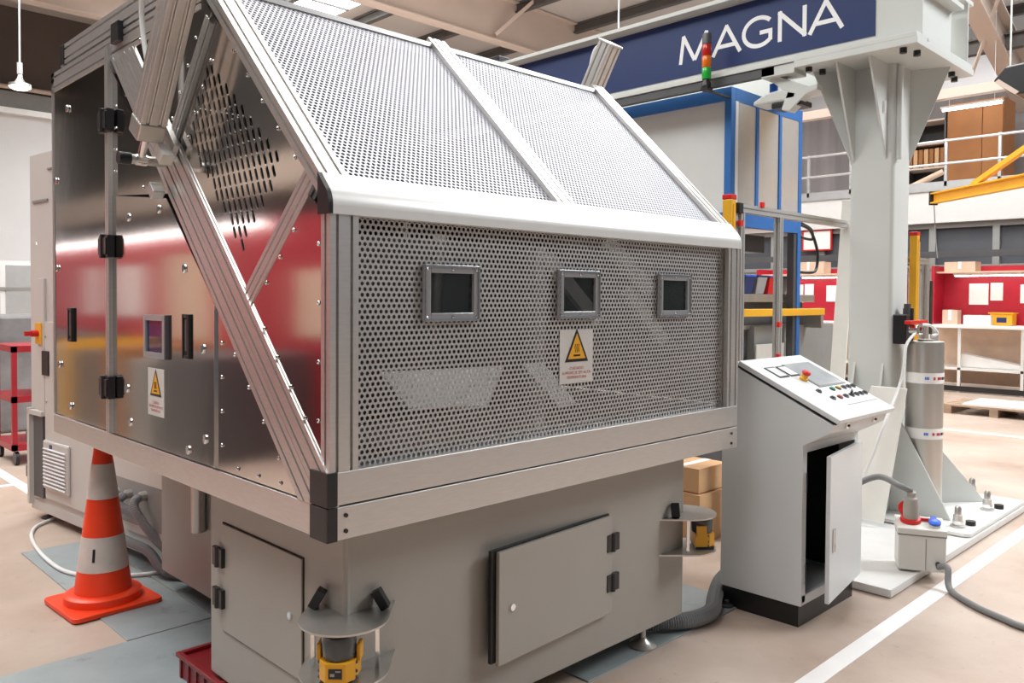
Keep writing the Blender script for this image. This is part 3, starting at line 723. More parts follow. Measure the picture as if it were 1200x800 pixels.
for i in range(11):
    build(MB().obox((-.036, -.47, .265+.0235*i), (.006, 0, -.006), (0, .165, 0), (.003, 0, .004)), 'louvre', WHITEP, v)
build(B((-.0365, -.43, .49), (-.033, -.39, .535)), 'vent_badge', NAVY, v)
h = build(B((-.022, -.345, .97), (-.012, -.24, 1.13)), 'door_handle', BLACK, CAB, bevel=.003)
sw = build(B((-.020, -.23, 1.17), (-.010, -.13, 1.31)), 'isolator_plate', YEL, CAB, bevel=.003)
build(MB().cyl((-.02, -.18, 1.24), (-.06, -.18, 1.24), .022, n=14).box((-.10, -.19, 1.225), (-.05, -.17, 1.255)), 'isolator_switch', RED, CAB, smooth=40)
mb = MB()
for y, z in ((-.29, 1.22), (-.30, .80), (-.31, .36), (-.16, 1.83), (-.95, .36), (-1.0, .75)): mb.lathe([(.011, 0), (.009, .004)], (-.013, y, z), 10, (-1, 0, 0))
build(mb, 'cabinet_screws', CHROME, CAB, kind='stuff')
for y in (-.13, -1.75):
    f = build(MB().lathe([(.055, 0), (.055, .008), (.02, .02), (.014, .03)], (.07, y, 0), 18), 'levelling_foot', DGREY, CAB, smooth=50)
    build(MB().lathe([(.012, .02), (.012, .05), (.022, .05), (.022, .062), (.012, .062), (.012, .09)], (.07, y, 0), 12), 'foot_spindle', BRUSH, f, smooth=40)
gp = build(B((-.018, -1.84, .22), (.01, -1.20, .46)), 'gland_plate', MGREY, CAB)
cm = Matrix.Translation((.37, 4.31, 0)) @ Matrix.Rotation(math.radians(6.0), 4, 'Z')
ends = [((-1.30, .37), (.50, 2.50, .06), (.56, 2.24, .04)), ((-1.45, .385), (.60, 2.66, .22), (.85, 2.45, .06)), ((-1.62, .40), (.54, 2.56, .17), (.66, 2.30, .045))]
for i, ((y, z), m1, m2) in enumerate(ends):
    build(MB().cyl((-.016, y, z), (-.05, y, z), .026, n=10), 'cable_gland', BRUSH, CAB)
    p0 = cm @ V((-.05, y, z)); p1 = p0+V((-.04, -.03, -.05))
    pts = [p0, p1, V(m1), V(m2), V((m2[0]+.25, m2[1]-.02, .04))] if i != 0 else [p0, p1, p0+V((-.03, -.06, -.20)), V((.50, 2.62, .12)), V((.53, 2.42, .045)), V((.72, 2.25, .04))]
    h = build(corrugated(pts, .026), 'corrugated_hose', HOSE, smooth=None)
    tag(h, ('grey corrugated hose curving down to the floor behind the cone', 'grey corrugated hose from the middle gland of the grey cabinet', 'grey corrugated hose from the right gland of the grey cabinet')[i], 'hose', 'corrugated hoses of the cabinet')
o = build(MB().tube(smooth_path([(.55, 4.15, .014), (.40, 4.05, .014), (.29, 3.93, .012), (.21, 3.66, .012), (.16, 3.17, .018), (.20, 2.80, .018), (.44, 2.56, .018), (.75, 2.50, .018)]), .011, 8), 'white_cable', CABLEW, smooth=60)
tag(o, 'white cable looping on the floor round the traffic cone', 'cable')
o = build(corrugated([(1.45, .62, .05), (1.68, .40, .05), (1.85, .24, .045), (1.99, .16, .044), (2.14, .155, .044), (2.29, .23, .047), (2.44, .30, .06), (2.55, .33, .07)], .038, .011), 'corrugated_hose', HOSE)
tag(o, 'thick grey corrugated hose on the floor between machine foot and console', 'hose')

# ------------------------------------------------------------------ operator console
K = thing('control_console', 'light grey operator console with sloped button panel and open door', 'console', (2.65, .1, 0))
XA, XB = 2.345, 2.945
build(B((XA+.01, -.165, 0), (XB-.01, .228, .105)), 'plinth', BLACK, K)
prof = [(-.18, .10), (-.18, .835), (-.305, .905), (-.318, .945), (.147, 1.165), (.235, 1.165), (.235, .10)]
t = .015
def side(x): return MB().prism([(x, y, z) for y, z in prof], (t, 0, 0))
# shell: two sides, back, front frame, fascia, so that the opening is really hollow
build(side(XA), 'side_panel', WHITEP, K, bevel=.003); build(side(XB-t), 'side_panel', WHITEP, K, bevel=.003)
build(B((XA+t, .22, .115), (XB-t, .234, 1.164)), 'rear_panel', WHITEP, K)
build(B((XA+t, -.178, .101), (XB-t, .234, .115)), 'floor_pan', WHITEP, K)
fr = build(B((XA+t, -.179, .115), (XA+.045, -.165, .80)).box((XB-.04, -.179, .115), (XB-t, -.165, .80)).box((XA+t, -.179, .115), (XB-t, -.165, .145)).box((XA+t, -.179, .80), (XB-t, -.165, .836)), 'front_frame', WHITEP, K)
build(MB().prism([(XA+t, -.178, .836), (XA+t, -.304, .906), (XA+t, -.317, .945), (XA+t, -.30, .945), (XA+t, -.17, .846)], (XB-XA-2*t, 0, 0)), 'fascia', WHITEP, K)
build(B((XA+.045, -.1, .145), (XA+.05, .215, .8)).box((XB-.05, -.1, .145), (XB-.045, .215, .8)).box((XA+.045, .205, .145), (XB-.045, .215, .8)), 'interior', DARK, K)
for z in (.62, .20): build(B((XA+.02, -.188, z), (XA+.034, -.18, z+.09)), 'lock_catch', CHROME, K)
ta, tb = V((0, -.33, .945)), V((0, .155, 1.172)); td = (tb-ta).normalized(); tn = V((0, -td.z, td.y))
build(MB().prism([ta+X_*(XA-.0)+tn*.0, tb+X_*XA, tb+X_*XA+tn*.01, ta+X_*XA+tn*.01], (XB-XA, 0, 0)), 'lid_seal', BLACK, K)
lid = build(MB().prism([ta+X_*(XA-.01)-td*.012+tn*.010, tb+X_*(XA-.01)+tn*.010, tb+X_*(XA-.01)+tn*.034, ta+X_*(XA-.01)-td*.012+tn*.034], (XB-XA+.02, 0, 0)), 'lid', WHITEP, K, bevel=.004)
build(B((XA-.004, .165, 1.166), (XB+.004, .239, 1.186)), 'top_plate', WHITEP, K, bevel=.003)
LT = .0345
def onlid(x, y, h_=0):          # point on the sloped lid at plan position x, y
    s_ = (y-ta.y)/td.y
    return V((x, ta.y, ta.z))+td*s_+tn*(LT+h_)
def lidbox(name, x0, y0, x1, y1, h_, m, par=None, **k):
    p, q = onlid(x0, y0), onlid(x1, y1); c = (p+q)/2+tn*h_/2
    return build(MB().obox(c, X_*abs(x1-x0)/2, td*(q-p).dot(td)/2, tn*h_/2), name, m, par or K, **k)
for x in (2.425, 2.535):
    o = lidbox('meter_frame', x, -.01, x+.092, .075, .003, BLACK); lidbox('meter_face', x+.008, -.002, x+.084, .067, .0036, WHITEP, o)
scn = lidbox('screen_bezel', 2.615, -.115, 2.90, .085, .003, FRAMEG); lidbox('screen', 2.622, -.108, 2.893, .078, .0045, SCREEN, scn)
def button(x, y, m, r=.0115, nm='push_button'):
    o = build(MB().lathe([(r+.004, 0), (r+.004, .004), (r, .006)], onlid(x, y), 16, tn), nm, BLACK if m is not BLACK else DGREY, K, smooth=40)
    build(MB().lathe([(r, .005), (r, .008), (r*.8, .010)], onlid(x, y), 16, tn), 'button_cap', m, o, smooth=40)
    return o
e_ = build(MB().lathe([(.021, 0), (.021, .010), (.015, .016), (.015, .028)], onlid(2.585, -.045), 20, tn), 'emergency_base', YEL, K, smooth=40)
build(MB().lathe([(.013, .026), (.021, .033), (.022, .040), (.017, .046)], onlid(2.585, -.045), 20, tn), 'emergency_button', RED, e_, smooth=40)
for x, y, m in ((2.545, -.142, BLACK), (2.69, -.142, GREEN), (2.755, -.142, YEL), (2.815, -.143, BLACK), (2.868, -.143, BLACK), (2.92, -.143, BLACK),
                (2.565, -.202, BLACK), (2.635, -.204, RED), (2.70, -.204, BLACK), (2.765, -.204, BLACK), (2.82, -.204, BLACK), (2.872, -.204, BLACK), (2.92, -.204, BLACK)):
    button(x, y, m)
build(MB().obox(onlid(2.765, -.198, .016), X_*.014+td*.007, td*.004-X_*.002, tn*.007), 'selector_lever', BLACK, K)
lidbox('legend_line', 2.60, -.262, 2.93, -.258, .0006, FRAMEG)
for x in (2.50, 2.80):
    o = build(MB().obox((x, -.313, .925), X_*.012, V((0, .001, -.012)), V((0, -.004, 0))), 'lid_catch', CHROME, K); build(MB().cyl((x+.012, -.314, .925), (x+.012, -.322, .925), .006, n=8), 'catch_key', DGREY, o)
# open door, hinged at the right
hx, hy = XB+.008, -.198; an = math.radians(8.5); dd = V((-math.cos(an), -math.sin(an), 0)); dn = V((-math.sin(an), math.cos(an), 0))*-1
dW = .545
door = build(MB().obox(V((hx, hy, .455))+dd*dW/2+dn*-.008, dd*dW/2, dn*.010, V((0, 0, .335))), 'door', WHITEP, K, bevel=.003)
build(MB().obox(V((hx, hy, .40))+dd*(dW*.9)+dn*.006, dd*.012, dn*.004, V((0, 0, .055))), 'door_handle', CHROME, door, bevel=.003)
for x, y in ((XA+.06, -.12), (XB-.06, -.12), (XA+.06, .45)):
    pass
o = build(MB().lathe([(.03, 0), (.03, .008), (.01, .012), (.01, .03)], (XA-.01, .19, .006), 14), 'console_foot', DGREY, K, smooth=40)

# ------------------------------------------------------------------ gantry: base plates, column, beams, banner
G = thing('gantry_crane', 'grey steel gantry with gusseted column and navy MAGNA banner on its beam', 'gantry', (4.65, .4, 0))
build(B((3.03, -.32, .004), (5.45, .62, .045)), 'lower_base_plate', BASEPL, G, bevel=.003)
build(MB().prism([(4.31, -.31, .05), (4.28, -.28, .05), (4.28, .61, .05), (5.50, .61, .05), (5.50, -.31, .05)], (0, 0, .022)), 'upper_base_plate', BASEPL, G, bevel=.003)
zb = .072
def rbox(x0, y0, x1, y1, z0, z1, r):
    pts = []
    for cx, cy, q in ((x1-r, y1-r, 0), (x0+r, y1-r, pi/2), (x0+r, y0+r, pi), (x1-r, y0+r, 1.5*pi)):
        for i in range(5): pts.append((cx+r*math.cos(q+pi/2*i/4), cy+r*math.sin(q+pi/2*i/4), z0))
    return MB().prism(pts, (0, 0, z1-z0))
build(rbox(4.5, .257, 4.79, .557, zb, 3.085, .03), 'column', COLP, G, smooth=40)
def tri(p, q, r, n, t=.016):
    n = V(n).normalized()*t; return MB().prism([V(p)-n/2, V(q)-n/2, V(r)-n/2], n)
gus = [((4.54, .262, zb), (4.54, -.125, zb), (4.54, .262, .80), X_), ((4.785, .262, zb), (5.27, -.115, zb), (4.785, .262, .74), (.387, .5, 0)),
       ((4.505, .31, zb), (4.20, .31, zb), (4.505, .31, 1.08), Y_), ((4.505, .50, zb), (4.20, .50, zb), (4.505, .50, 1.08), Y_),
       ]
top = 3.085
gus += [((4.505, .314, top), (4.20, .314, top), (4.505, .314, 2.43), Y_), ((4.505, .533, top), (4.20, .533, top), (4.505, .533, 2.43), Y_),
        ((4.77, .262, top), (4.86, .03, top), (4.77, .262, 2.43), (.23, .09, 0)), ((4.52, .55, top), (4.34, .76, top), (4.52, .55, 2.43), (.76, .65, 0))]
for p, q, r, n in gus: build(tri(p, q, r, n), 'gusset', COLP, G, bevel=.002)
build(B((4.46, .318, 2.72), (4.47, .3225, 2.82)).box((4.42, .29, 2.74), (4.43, .306, 2.82)), 'gusset_label', PAPER, G)
build(MB().cyl((4.535, .24, 2.44), (4.535, .24, 3.06), .02, n=12), 'drain_tube', COLP, G, smooth=40)
hp = build(B((4.14, -.005, 3.078), (5.22, .80, 3.122)), 'head_plate', COLP, G, bevel=.003)
for x, y in ((4.2, .10), (4.32, .06), (4.2, .72), (4.32, .68), (5.0, .07), (5.15, .10)):
    build(MB().cyl((x, y, 3.078), (x, y, 3.045), .022, n=10), 'head_bolt', BLACK, hp)
for x, y in ((4.42, -.20), (5.02, -.20), (5.38, .52), (5.38, .0)):
    bo = build(MB().lathe([(.045, 0), (.045, .012), (.028, .014), (.028, .075), (.020, .078), (.020, .12), (.008, .135)], (x, y, zb), 14), 'anchor_bolt', BRUSH, G, smooth=40)
    build(MB().cyl((x, y, zb+.014), (x, y, zb+.04), .032, n=6), 'anchor_nut', CHROME, bo)
for x, y in ((4.52, -.245), (5.12, -.245)): build(MB().cyl((x, y, zb), (x, y, zb+.028), .03, n=14), 'bolt_cap', BLACK, G, smooth=40)
def hbeam(x, y0, y1, z0, z1, wf, tf, tw):
    return B((x-wf/2, y0, z0), (x+wf/2, y1, z0+tf)).box((x-wf/2, y0, z1-tf), (x+wf/2, y1, z1)).box((x-tw/2, y0, z0+tf), (x+tw/2, y1, z1-tf))
fb = build(hbeam(4.24, 0, 7.5, 3.122, 3.69, .20, .03, .014), 'front_beam', COLP, G, bevel=.002)
build(hbeam(5.10, 0, 7.5, 3.122, 3.59, .20, .03, .014), 'rear_beam', COLP, G, bevel=.002)
build(B((4.33, .0, 3.122), (5.0, .10, 3.15)).box((4.33, .0, 3.49), (5.0, .10, 3.52)).box((4.33, .08, 3.15), (5.0, .095, 3.49)), 'end_channel', COLP, G)
build(hbeam(4.24, 6.2, 6.5, 0, 3.12, .2, .02, .014) if 0 else B((4.5, 6.6, 0), (4.79, 6.9, 3.12)), 'column', COLP, G)
bn = build(B((4.227, .289, 3.205), (4.233, 7.4, 3.645)), 'banner', NAVY, G)
# letters drawn as stroked shapes
def letters(name, strokes, w_, par, y0, z0, H_):
    for ch, lines, adv in strokes:
        mb = MB()
        for li, ln in enumerate(lines):
            pts = [V((4.2262-.0004*li, y0-p*H_, z0+q*H_)) for p, q in ln]; N = len(pts); vs = []
            for i in range(N):
                d0 = (pts[i]-pts[max(i-1, 0)]); d1 = (pts[min(i+1, N-1)]-pts[i]); d = ((d0.normalized() if d0.length else V())+(d1.normalized() if d1.length else V())).normalized()
                n = d.cross(X_)*w_/2; vs += [pts[i]-n, pts[i]+n]
            mb.add(vs, [(2*i, 2*i+1, 2*i+3, 2*i+2) for i in range(N-1)])
        build(mb, name, WHITE, par); y0 -= adv*H_
arc = lambda cx, cy, rx, ry, a0_, a1_, n=26: [(cx+rx*math.cos(math.radians(a0_+(a1_-a0_)*i/n)), cy+ry*math.sin(math.radians(a0_+(a1_-a0_)*i/n))) for i in range(n+1)]
Mn = ('M', [[(.10, 0), (.22, 1.0)], [(.20, 1.0), (.66, .06)], [(.66, .06), (1.12, 1.0)], [(1.10, 1.0), (1.22, 0)]], 1.32)
A_ = ('A', [[(.04, 0), (.56, 1.0)], [(.52, 1.0), (1.04, 0)], [(.24, .30), (.84, .30)]], 1.10)
Gn = ('G', [arc(.58, .5, .52, .47, 42, 318), [(.62, .46), (1.05, .46)], [(.985, .46), (.985, .14)]], 1.20)
Nn_ = ('N', [[(.10, 0), (.10, 1.0)], [(.06, .97), (.94, .03)], [(.90, 0), (.90, 1.0)]], 1.02)
tot = 1.32+1.10+1.20+1.02+1.06
HL = .212
sc_y = 1.30/(tot*HL)
def stretch(L): return (L[0], [[(p*sc_y, q) for p, q in ln] for ln in L[1]], L[2]*sc_y)
letters('banner_letter', [stretch(x) for x in (Mn, A_, Gn, Nn_, A_)], .030, bn, 1.80, 3.305, HL)
rail = build(B((4.15, .95, 3.06), (4.20, 6.5, 3.118)), 'cable_track', DGREY, G)
br = build(B((4.15, .80, 3.05), (4.33, 1.05, 3.12)), 'arm_mount', COLP, G, bevel=.004)
build(MB().prism([(4.2, .95, 3.06), (4.2, .72, 2.95), (4.2, .66, 2.96), (4.2, .66, 2.92), (4.2, .74, 2.90), (4.2, .86, 2.80), (4.2, .92, 2.82), (4.2, .88, 2.93), (4.2, 1.02, 3.05)], (.09, 0, 0)), 'manipulator_arm', COLP, G, bevel=.006)
build(MB().prism([(4.2, 1.14, 2.88), (4.2, .82, 2.88), (4.2, .80, 2.93), (4.2, .92, 2.965), (4.2, 1.04, 2.955), (4.2, 1.14, 2.91)], (.20, 0, 0)), 'manipulator_head', COLP, G, bevel=.02)
build(B((4.21, .78, 2.84), (4.38, 1.0, 2.878)), 'gripper_pad', BLACK, G, bevel=.006)
build(B((4.18, 3.78, 3.692), (4.32, 3.98, 3.78)), 'drive_box', BLACK, G, bevel=.008)
build(MB().cyl((4.24, 2.4, 3.69), (4.24, 2.4, ZC), .008, n=6), 'supply_cord', WHITEP, G)
build(MB().cyl((4.28, 1.02, 2.96), (4.28, 1.02, 3.03), .03, n=12), 'blue_fitting', BLUE, G)
# cover plate leaning on the column foot
T = build(MB().prism([(4.36, .10, .92), (4.13, .145, .076), (4.13, .50, .076), (4.36, .33, .92)], (.012, 0, .003)), 'cover_plate', CREAM, bevel=.002)
tag(T, 'cream sheet metal cover plate leaning against the gantry column foot', 'cover plate')
# steel tank
T = thing('steel_tank', 'slim stainless cylinder tank with two printed bands between column gussets', 'tank', (4.68, .10, .072))
build(MB().lathe([(.113, 0), (.115, .01), (.115, 1.145), (.105, 1.148), (.02, 1.148)], (4.68, .10, .072), 40), 'tank_body', BRUSH, T, smooth=35)
for z in (.87, .50):
    bd = build(MB().lathe([(.1165, z), (.1165, z+.07)], (4.68, .10, .072), 40), 'printed_band', PAPER, T, smooth=60)
    for k_, (a_, m, w_) in enumerate(((205, BLUE, .028), (228, RED, .016), (246, REDTXT, .03), (263, BLACK, .03), (280, RED, .016))):
        t_ = math.radians(a_); n = V((math.cos(t_), math.sin(t_), 0)); u = V((-n.y, n.x, 0))
        mk = MB()
        for j in range(3): mk.obox(V((4.68, .10, .072+z+.035))+n*.1172+u*(j-1)*w_*.33, u*w_*.12, V((0, 0, .009)), n*.0006)
        build(mk, 'band_print', m, bd)
build(MB().cyl((4.68, .1, 1.22), (4.68, .1, 1.232), .05, n=16), 'tank_lid', BRUSH, T, smooth=40)
# valve unit on the column
T = thing('air_valve_unit', 'black pneumatic valve with red handle bar on the front of the grey column', 'valve', (4.62, .2, 1.25))
build(B((4.52, .17, 1.20), (4.60, .257, 1.40)), 'regulator', BLACK, T, bevel=.008)
build(MB().cyl((4.64, .2, 1.22), (4.64, .2, 1.44), .034, n=16), 'filter_bowl', BLACK, T, smooth=40)
build(B((4.46, .12, 1.335), (4.78, .16, 1.36)), 'red_bar', RED, T, bevel=.004)
build(MB().cyl((4.54, .15, 1.30), (4.54, .10, 1.30), .03, n=16).cyl((4.66, .15, 1.29), (4.66, .11, 1.29), .024, n=16), 'pressure_gauge', CHROME, T, smooth=40)
build(MB().cyl((4.62, .2, 1.40), (4.62, .2, 1.47), .022, n=12), 'valve_knob', DGREY, T, smooth=40)
build(MB().tube(smooth_path([(4.66, .12, 1.33), (4.78, .10, 1.32), (4.84, .08, 1.27), (4.80, .10, 1.25)]), .010, 8), 'elbow_hose', CABLEW, T, smooth=60)
o = build(MB().tube(smooth_path([(4.52, .11, 1.28), (4.42, .13, 1.20), (4.37, .125, 1.06), (4.33, .14, .93), (4.12, .15, .70), (4.06, .22, .44), (3.95, .30, .20), (3.8, .35, .062)]), .010, 8), 'air_hose', CABLEW, smooth=60)
tag(o, 'white air hose hanging from the valve on the column down to the base plate', 'hose')
# power socket box
P = thing('socket_box', 'grey power distribution box with red plug and blue cap on the base plate', 'socket box', (3.48, -.30, .045), math.radians(-64), local=True)
P.scale = (.86, .86, .92)
# local: -y faces the camera
build(B((-.135, -.09, .01), (.135, .11, .22)), 'lower_shell', CREAM, P, bevel=.008)
build(MB().prism([(-.14, -.095, .22), (-.14, .115, .22), (-.14, .115, .285), (-.14, -.095, .255)], (.28, 0, 0)), 'upper_shell', CREAM, P, bevel=.006)
build(B((-.137, -.093, .213), (.137, .112, .222)), 'shell_seam', MGREY, P)
build(B((.02, -.0915, .02), (.024, -.089, .2)), 'front_rib', MGREY, P)
rs = build(MB().lathe([(.058, 0), (.062, .02), (.058, .032), (.045, .034)], (-.055, .02, .265), 22, (0, -.25, 1)), 'red_socket', RED, P, smooth=40)
build(MB().lathe([(.045, 0), (.047, .012), (.042, .02)], (-.075, .085, .33), 18, (-.1, -.9, .4)), 'socket_lid', RED, rs, smooth=40)
build(MB().lathe([(.044, .03), (.046, .10), (.038, .15), (.026, .16), (.028, .185), (.02, .19)], (-.055, .02, .265), 20, (0, -.12, 1)), 'plug', FRAMEG if 0 else GREYP, P, smooth=40)
bs = build(MB().lathe([(.034, 0), (.036, .018), (.03, .022)], (.075, -.03, .265), 18, (0, -.3, 1)), 'blue_socket', CREAM, P, smooth=40)
build(MB().lathe([(.036, .02), (.036, .032), (.02, .038)], (.075, -.03, .265), 18, (0, -.3, 1)).box((.06, -.02, .29), (.09, .05, .305)), 'blue_lid', BLUE, bs, smooth=40)
build(B((.0, .03, .275), (.07, .05, .292)), 'red_latch', RED, P, bevel=.003)
build(MB().cyl((.09, -.09, .06), (.09, -.13, .055), .016, n=12), 'cable_gland', BLACK, P)
pm = Matrix.Translation((3.48, -.30, .045)) @ Matrix.Rotation(math.radians(-64), 4, 'Z') @ Matrix.Diagonal((.86, .86, .92, 1))
q0 = pm @ V((.09, -.12, .055))
o = build(MB().tube(smooth_path([q0, q0+V((-.02, -.05, .01)), V((3.33, -.50, .022)), V((3.19, -.65, .017)), V((3.11, -.79, .017)), V((3.06, -.95, .017)), V((3.1, -1.4, .017))]), .016, 10), 'power_cable', CABLEG, smooth=60)
tag(o, 'grey power cable on the floor running right from the socket box', 'cable')
q1 = pm @ V((-.055, -.003, .455))
o = build(MB().tube(smooth_path([q1, q1+V((-.03, .05, .025)), V((3.50, -.05, .50)), V((3.40, .10, .38)), V((3.25, .25, .10)), V((3.15, .30, .06))]), .017, 10), 'plug_cable', CABLEG, smooth=60)
tag(o, 'grey cable arching from the red plug down behind the console', 'cable')
# ------------------------------------------------------------------ booth under the gantry, beacon, fence
Bt = thing('spray_booth', 'white booth with blue frame standing under the navy banner beam', 'booth', (4.98, 2.3, 0))
bx0, bx1, by0, by1, bz0, bz1 = 4.40, 5.56, 1.43, 3.3, 2.06, 3.112
build(B((bx0+.02, by0+.02, bz0+.03), (bx1-.02, by1, bz1-.02)), 'panel', BOOTH, Bt)
for x in (bx0, bx1-.06):
    for y in (by0, by1-.06): build(B((x, y, 0 if x > 5 else bz0), (x+.06, y+.06, bz1)), 'corner_post', BLUEF, Bt, bevel=.004)
build(B((bx0, by0+.06, bz1-.10), (bx0+.05, by1, bz1)), 'top_rail', BLUEF, Bt); build(B((bx0+.06, by0, bz1-.10), (bx1-.06, by0+.05, bz1)), 'top_rail', BLUEF, Bt)
build(B((bx0, by0+.06, bz0), (bx0+.05, by1, bz0+.10)), 'bottom_rail', BLUEF, Bt); build(B((bx0+.06, by0, bz0), (bx1-.06, by0+.05, bz0+.10)), 'bottom_rail', BLUEF, Bt)
for x0, x1 in ((4.465, 4.775), (4.815, 5.145), (5.19, 5.50)): build(B((x0, by0+.005, bz0+.10), (x1, by0+.02, bz1-.10)), 'side_panel', BOOTHG, Bt)
for x in (4.775, 5.15): build(B((x, by0-.004, bz0+.10), (x+.04, by0+.03, bz1-.10)), 'mullion', BLUEF, Bt)
build(B((4.46, by0-.002, bz0+.10), (4.50, by0+.015, bz1-.10)), 'fold_strip', WHITEP, Bt)
build(B((5.45, 1.44, .0), (5.56, 1.50, bz0)), 'leg_guard', DGREY, Bt); build(B((4.75, 1.55, 1.88), (5.15, 1.75, 2.02)), 'control_box', BLACK, Bt, bevel=.004)
o = build(MB().tube(smooth_path([(5.57, 1.45, 2.14), (5.70, 1.42, 2.10), (5.82, 1.42, 1.98), (5.86, 1.42, 1.86), (5.80, 1.42, 1.74), (5.58, 1.45, 1.73)]), .013, 8), 'black_cable', BLACK, Bt, smooth=60)
o = build(MB().tube(smooth_path([(5.57, 1.45, 2.16), (5.74, 1.43, 2.11), (5.78, 1.43, 2.03), (5.70, 1.43, 2.02), (5.58, 1.44, 2.03)]), .012, 8), 'black_cable', BLACK, Bt, smooth=60)
T = thing('stack_light', 'stack light with red, amber and green lenses in front of the navy banner', 'stack light', (4.08, 1.45, 2.98))
build(B((4.05, 1.42, 3.02), (4.12, 1.48, 3.05)).box((4.12, 1.44, 3.02), (4.41, 1.46, 3.035)), 'bracket', BLACK, T, bevel=.003)
build(MB().lathe([(.034, 0), (.034, .03), (.026, .04), (.026, .055)], (4.08, 1.45, 3.05), 20), 'base', BLACK, T, smooth=40)
for i, (m, n_) in enumerate(((SIGG, 'green_lens'), (SIGA, 'amber_lens'), (SIGR, 'red_lens'))):
    z = 3.105+.085*i
    build(MB().lathe([(.032, 0), (.034, .004), (.034, .08), (.032, .083)], (4.08, 1.45, z), 24), n_, m, T, smooth=40)
build(MB().lathe([(.034, 0), (.034, .07), (.03, .078)], (4.08, 1.45, 3.36), 24), 'cap', DGREY, T, smooth=40)
F = thing('guard_fence', 'aluminium guard fence frame between console and grey column', 'fence', (4.1, .75, 0))
for x in (3.375, 3.865): build(MB().profile((x, .75, 0), (x, .75, 2.03), X_, .045, .045, gp=(0,), gm=(0,), su=(0,)), 'post', ALU, F)
build(MB().profile((3.35, .75, 2.055), (4.87, .75, 2.055), Z_, .05, .045, gp=(0,), gm=(0,), su=(0,)), 'top_rail', ALU, F)
build(MB().profile((3.40, .75, .12), (4.60, .75, .12), Z_, .045, .045, gp=(0,), gm=(0,), su=(0,)), 'bottom_rail', ALU, F)
build(B((3.315, .72, 2.02), (3.365, .77, 2.085)), 'corner_block', BLACK, F, bevel=.004)
for x, z in ((3.34, 1.96), (3.60, 2.092), (3.84, 1.33), (3.84, 1.12)): build(B((x-.018, .715, z-.018), (x+.018, .735, z+.018)), 'red_clip', RED, F, bevel=.003)
T = build(MB().prism([(4.63, .68, 0), (4.63, .79, 0), (4.914, .79, 2.24), (4.914, .68, 2.24)], (.018, 0, 0)), 'leaning_board', CREAM, bevel=.003)
tag(T, 'tall narrow cream board leaning on the fence beside the column', 'board')
def curtain(x, y, z0, z1, lab, grp=None):
    T = thing('light_curtain', lab, 'light curtain', (x, y, 0), 0, grp)
    build(B((x-.03, y-.03, z0), (x+.03, y+.03, z1-.03)), 'housing', YEL, T, bevel=.006)
    build(B((x-.008, y-.034, z0+.03), (x+.008, y-.028, z1-.06)), 'lens_strip', BLACK if z0 > 5 else ORSIGN, T)
    build(B((x-.032, y-.032, z1-.03), (x+.032, y+.032, z1)), 'red_cap', RED, T, bevel=.004)
    build(B((x+.035, y-.02, 0), (x+.07, y+.02, z1-.08)), 'stand', ALU, T)
curtain(3.265, .76, .6, 2.13, 'yellow light curtain post with red cap rising beside the sloped hood', 'yellow light curtains')
curtain(5.86, .60, .4, 2.05, 'yellow light curtain post with red cap behind the grey column', 'yellow light curtains')
F2 = thing('safety_barrier', 'short aluminium guard frame beside the yellow post behind the column', 'fence', (5.9, .66, 0))
build(MB().profile((6.30, .66, 0), (6.30, .66, 1.80), X_, .06, .045, gp=(0,), gm=(0,), su=(0,)), 'post', ALU, F2)
build(MB().profile((5.35, .66, 1.825), (6.33, .66, 1.825), Z_, .05, .045, gp=(0,), gm=(0,), su=(0,)), 'top_rail', ALU, F2)
build(B((5.35, .64, 0), (5.39, .68, 1.80)), 'post', ALU, F2); build(B((6.36, .64, 1.2), (6.42, .70, 1.66)), 'cable_guide', BLACK, F2)
# work table behind the fence
T = thing('work_table', 'steel work table with grey housing and yellow rail behind the guard fence', 'table', (5.3, 1.9, 0))
build(B((5.02, 1.56, 0), (6.5, 2.3, 1.27)), 'housing', MGREY, T, bevel=.006); build(B((4.2, 1.62, 0), (5.0, 2.3, 1.24)), 'side_housing', DGREY, T)
build(B((4.60, 1.52, 1.47), (6.02, 2.3, 1.535)), 'table_top', BRUSH, T, bevel=.003); build(B((4.2, 1.60, 1.24), (6.5, 2.3, 1.275)), 'lower_shelf', BRUSH, T)
build(B((4.75, 1.6, 1.275), (5.95, 2.2, 1.47)), 'pedestal', DGREY, T); build(B((4.35, 1.40, 1.355), (5.98, 1.46, 1.415)), 'yellow_rail', YEL, T, bevel=.006)
for x in (4.45, 5.9): build(B((x, 1.40, 1.24), (x+.05, 1.62, 1.355)), 'rail_bracket', BRUSH, T)
bm_ = [(RED, 'red'), (NAVY, 'blue'), (CLEAR, 'clear'), (RED, 'red'), (CLEAR, 'clear'), (RED, 'red')]
labs = ['clear bin with red contents, leftmost on the work table behind the fence', 'dark blue parts bin second from left on the work table', 'clear plastic bin in the middle of the work table row',
        'red parts bin behind the middle fence post on the work table', 'clear bin right of the fence post on the work table', 'red bin with blue rim at the right end of the work table']
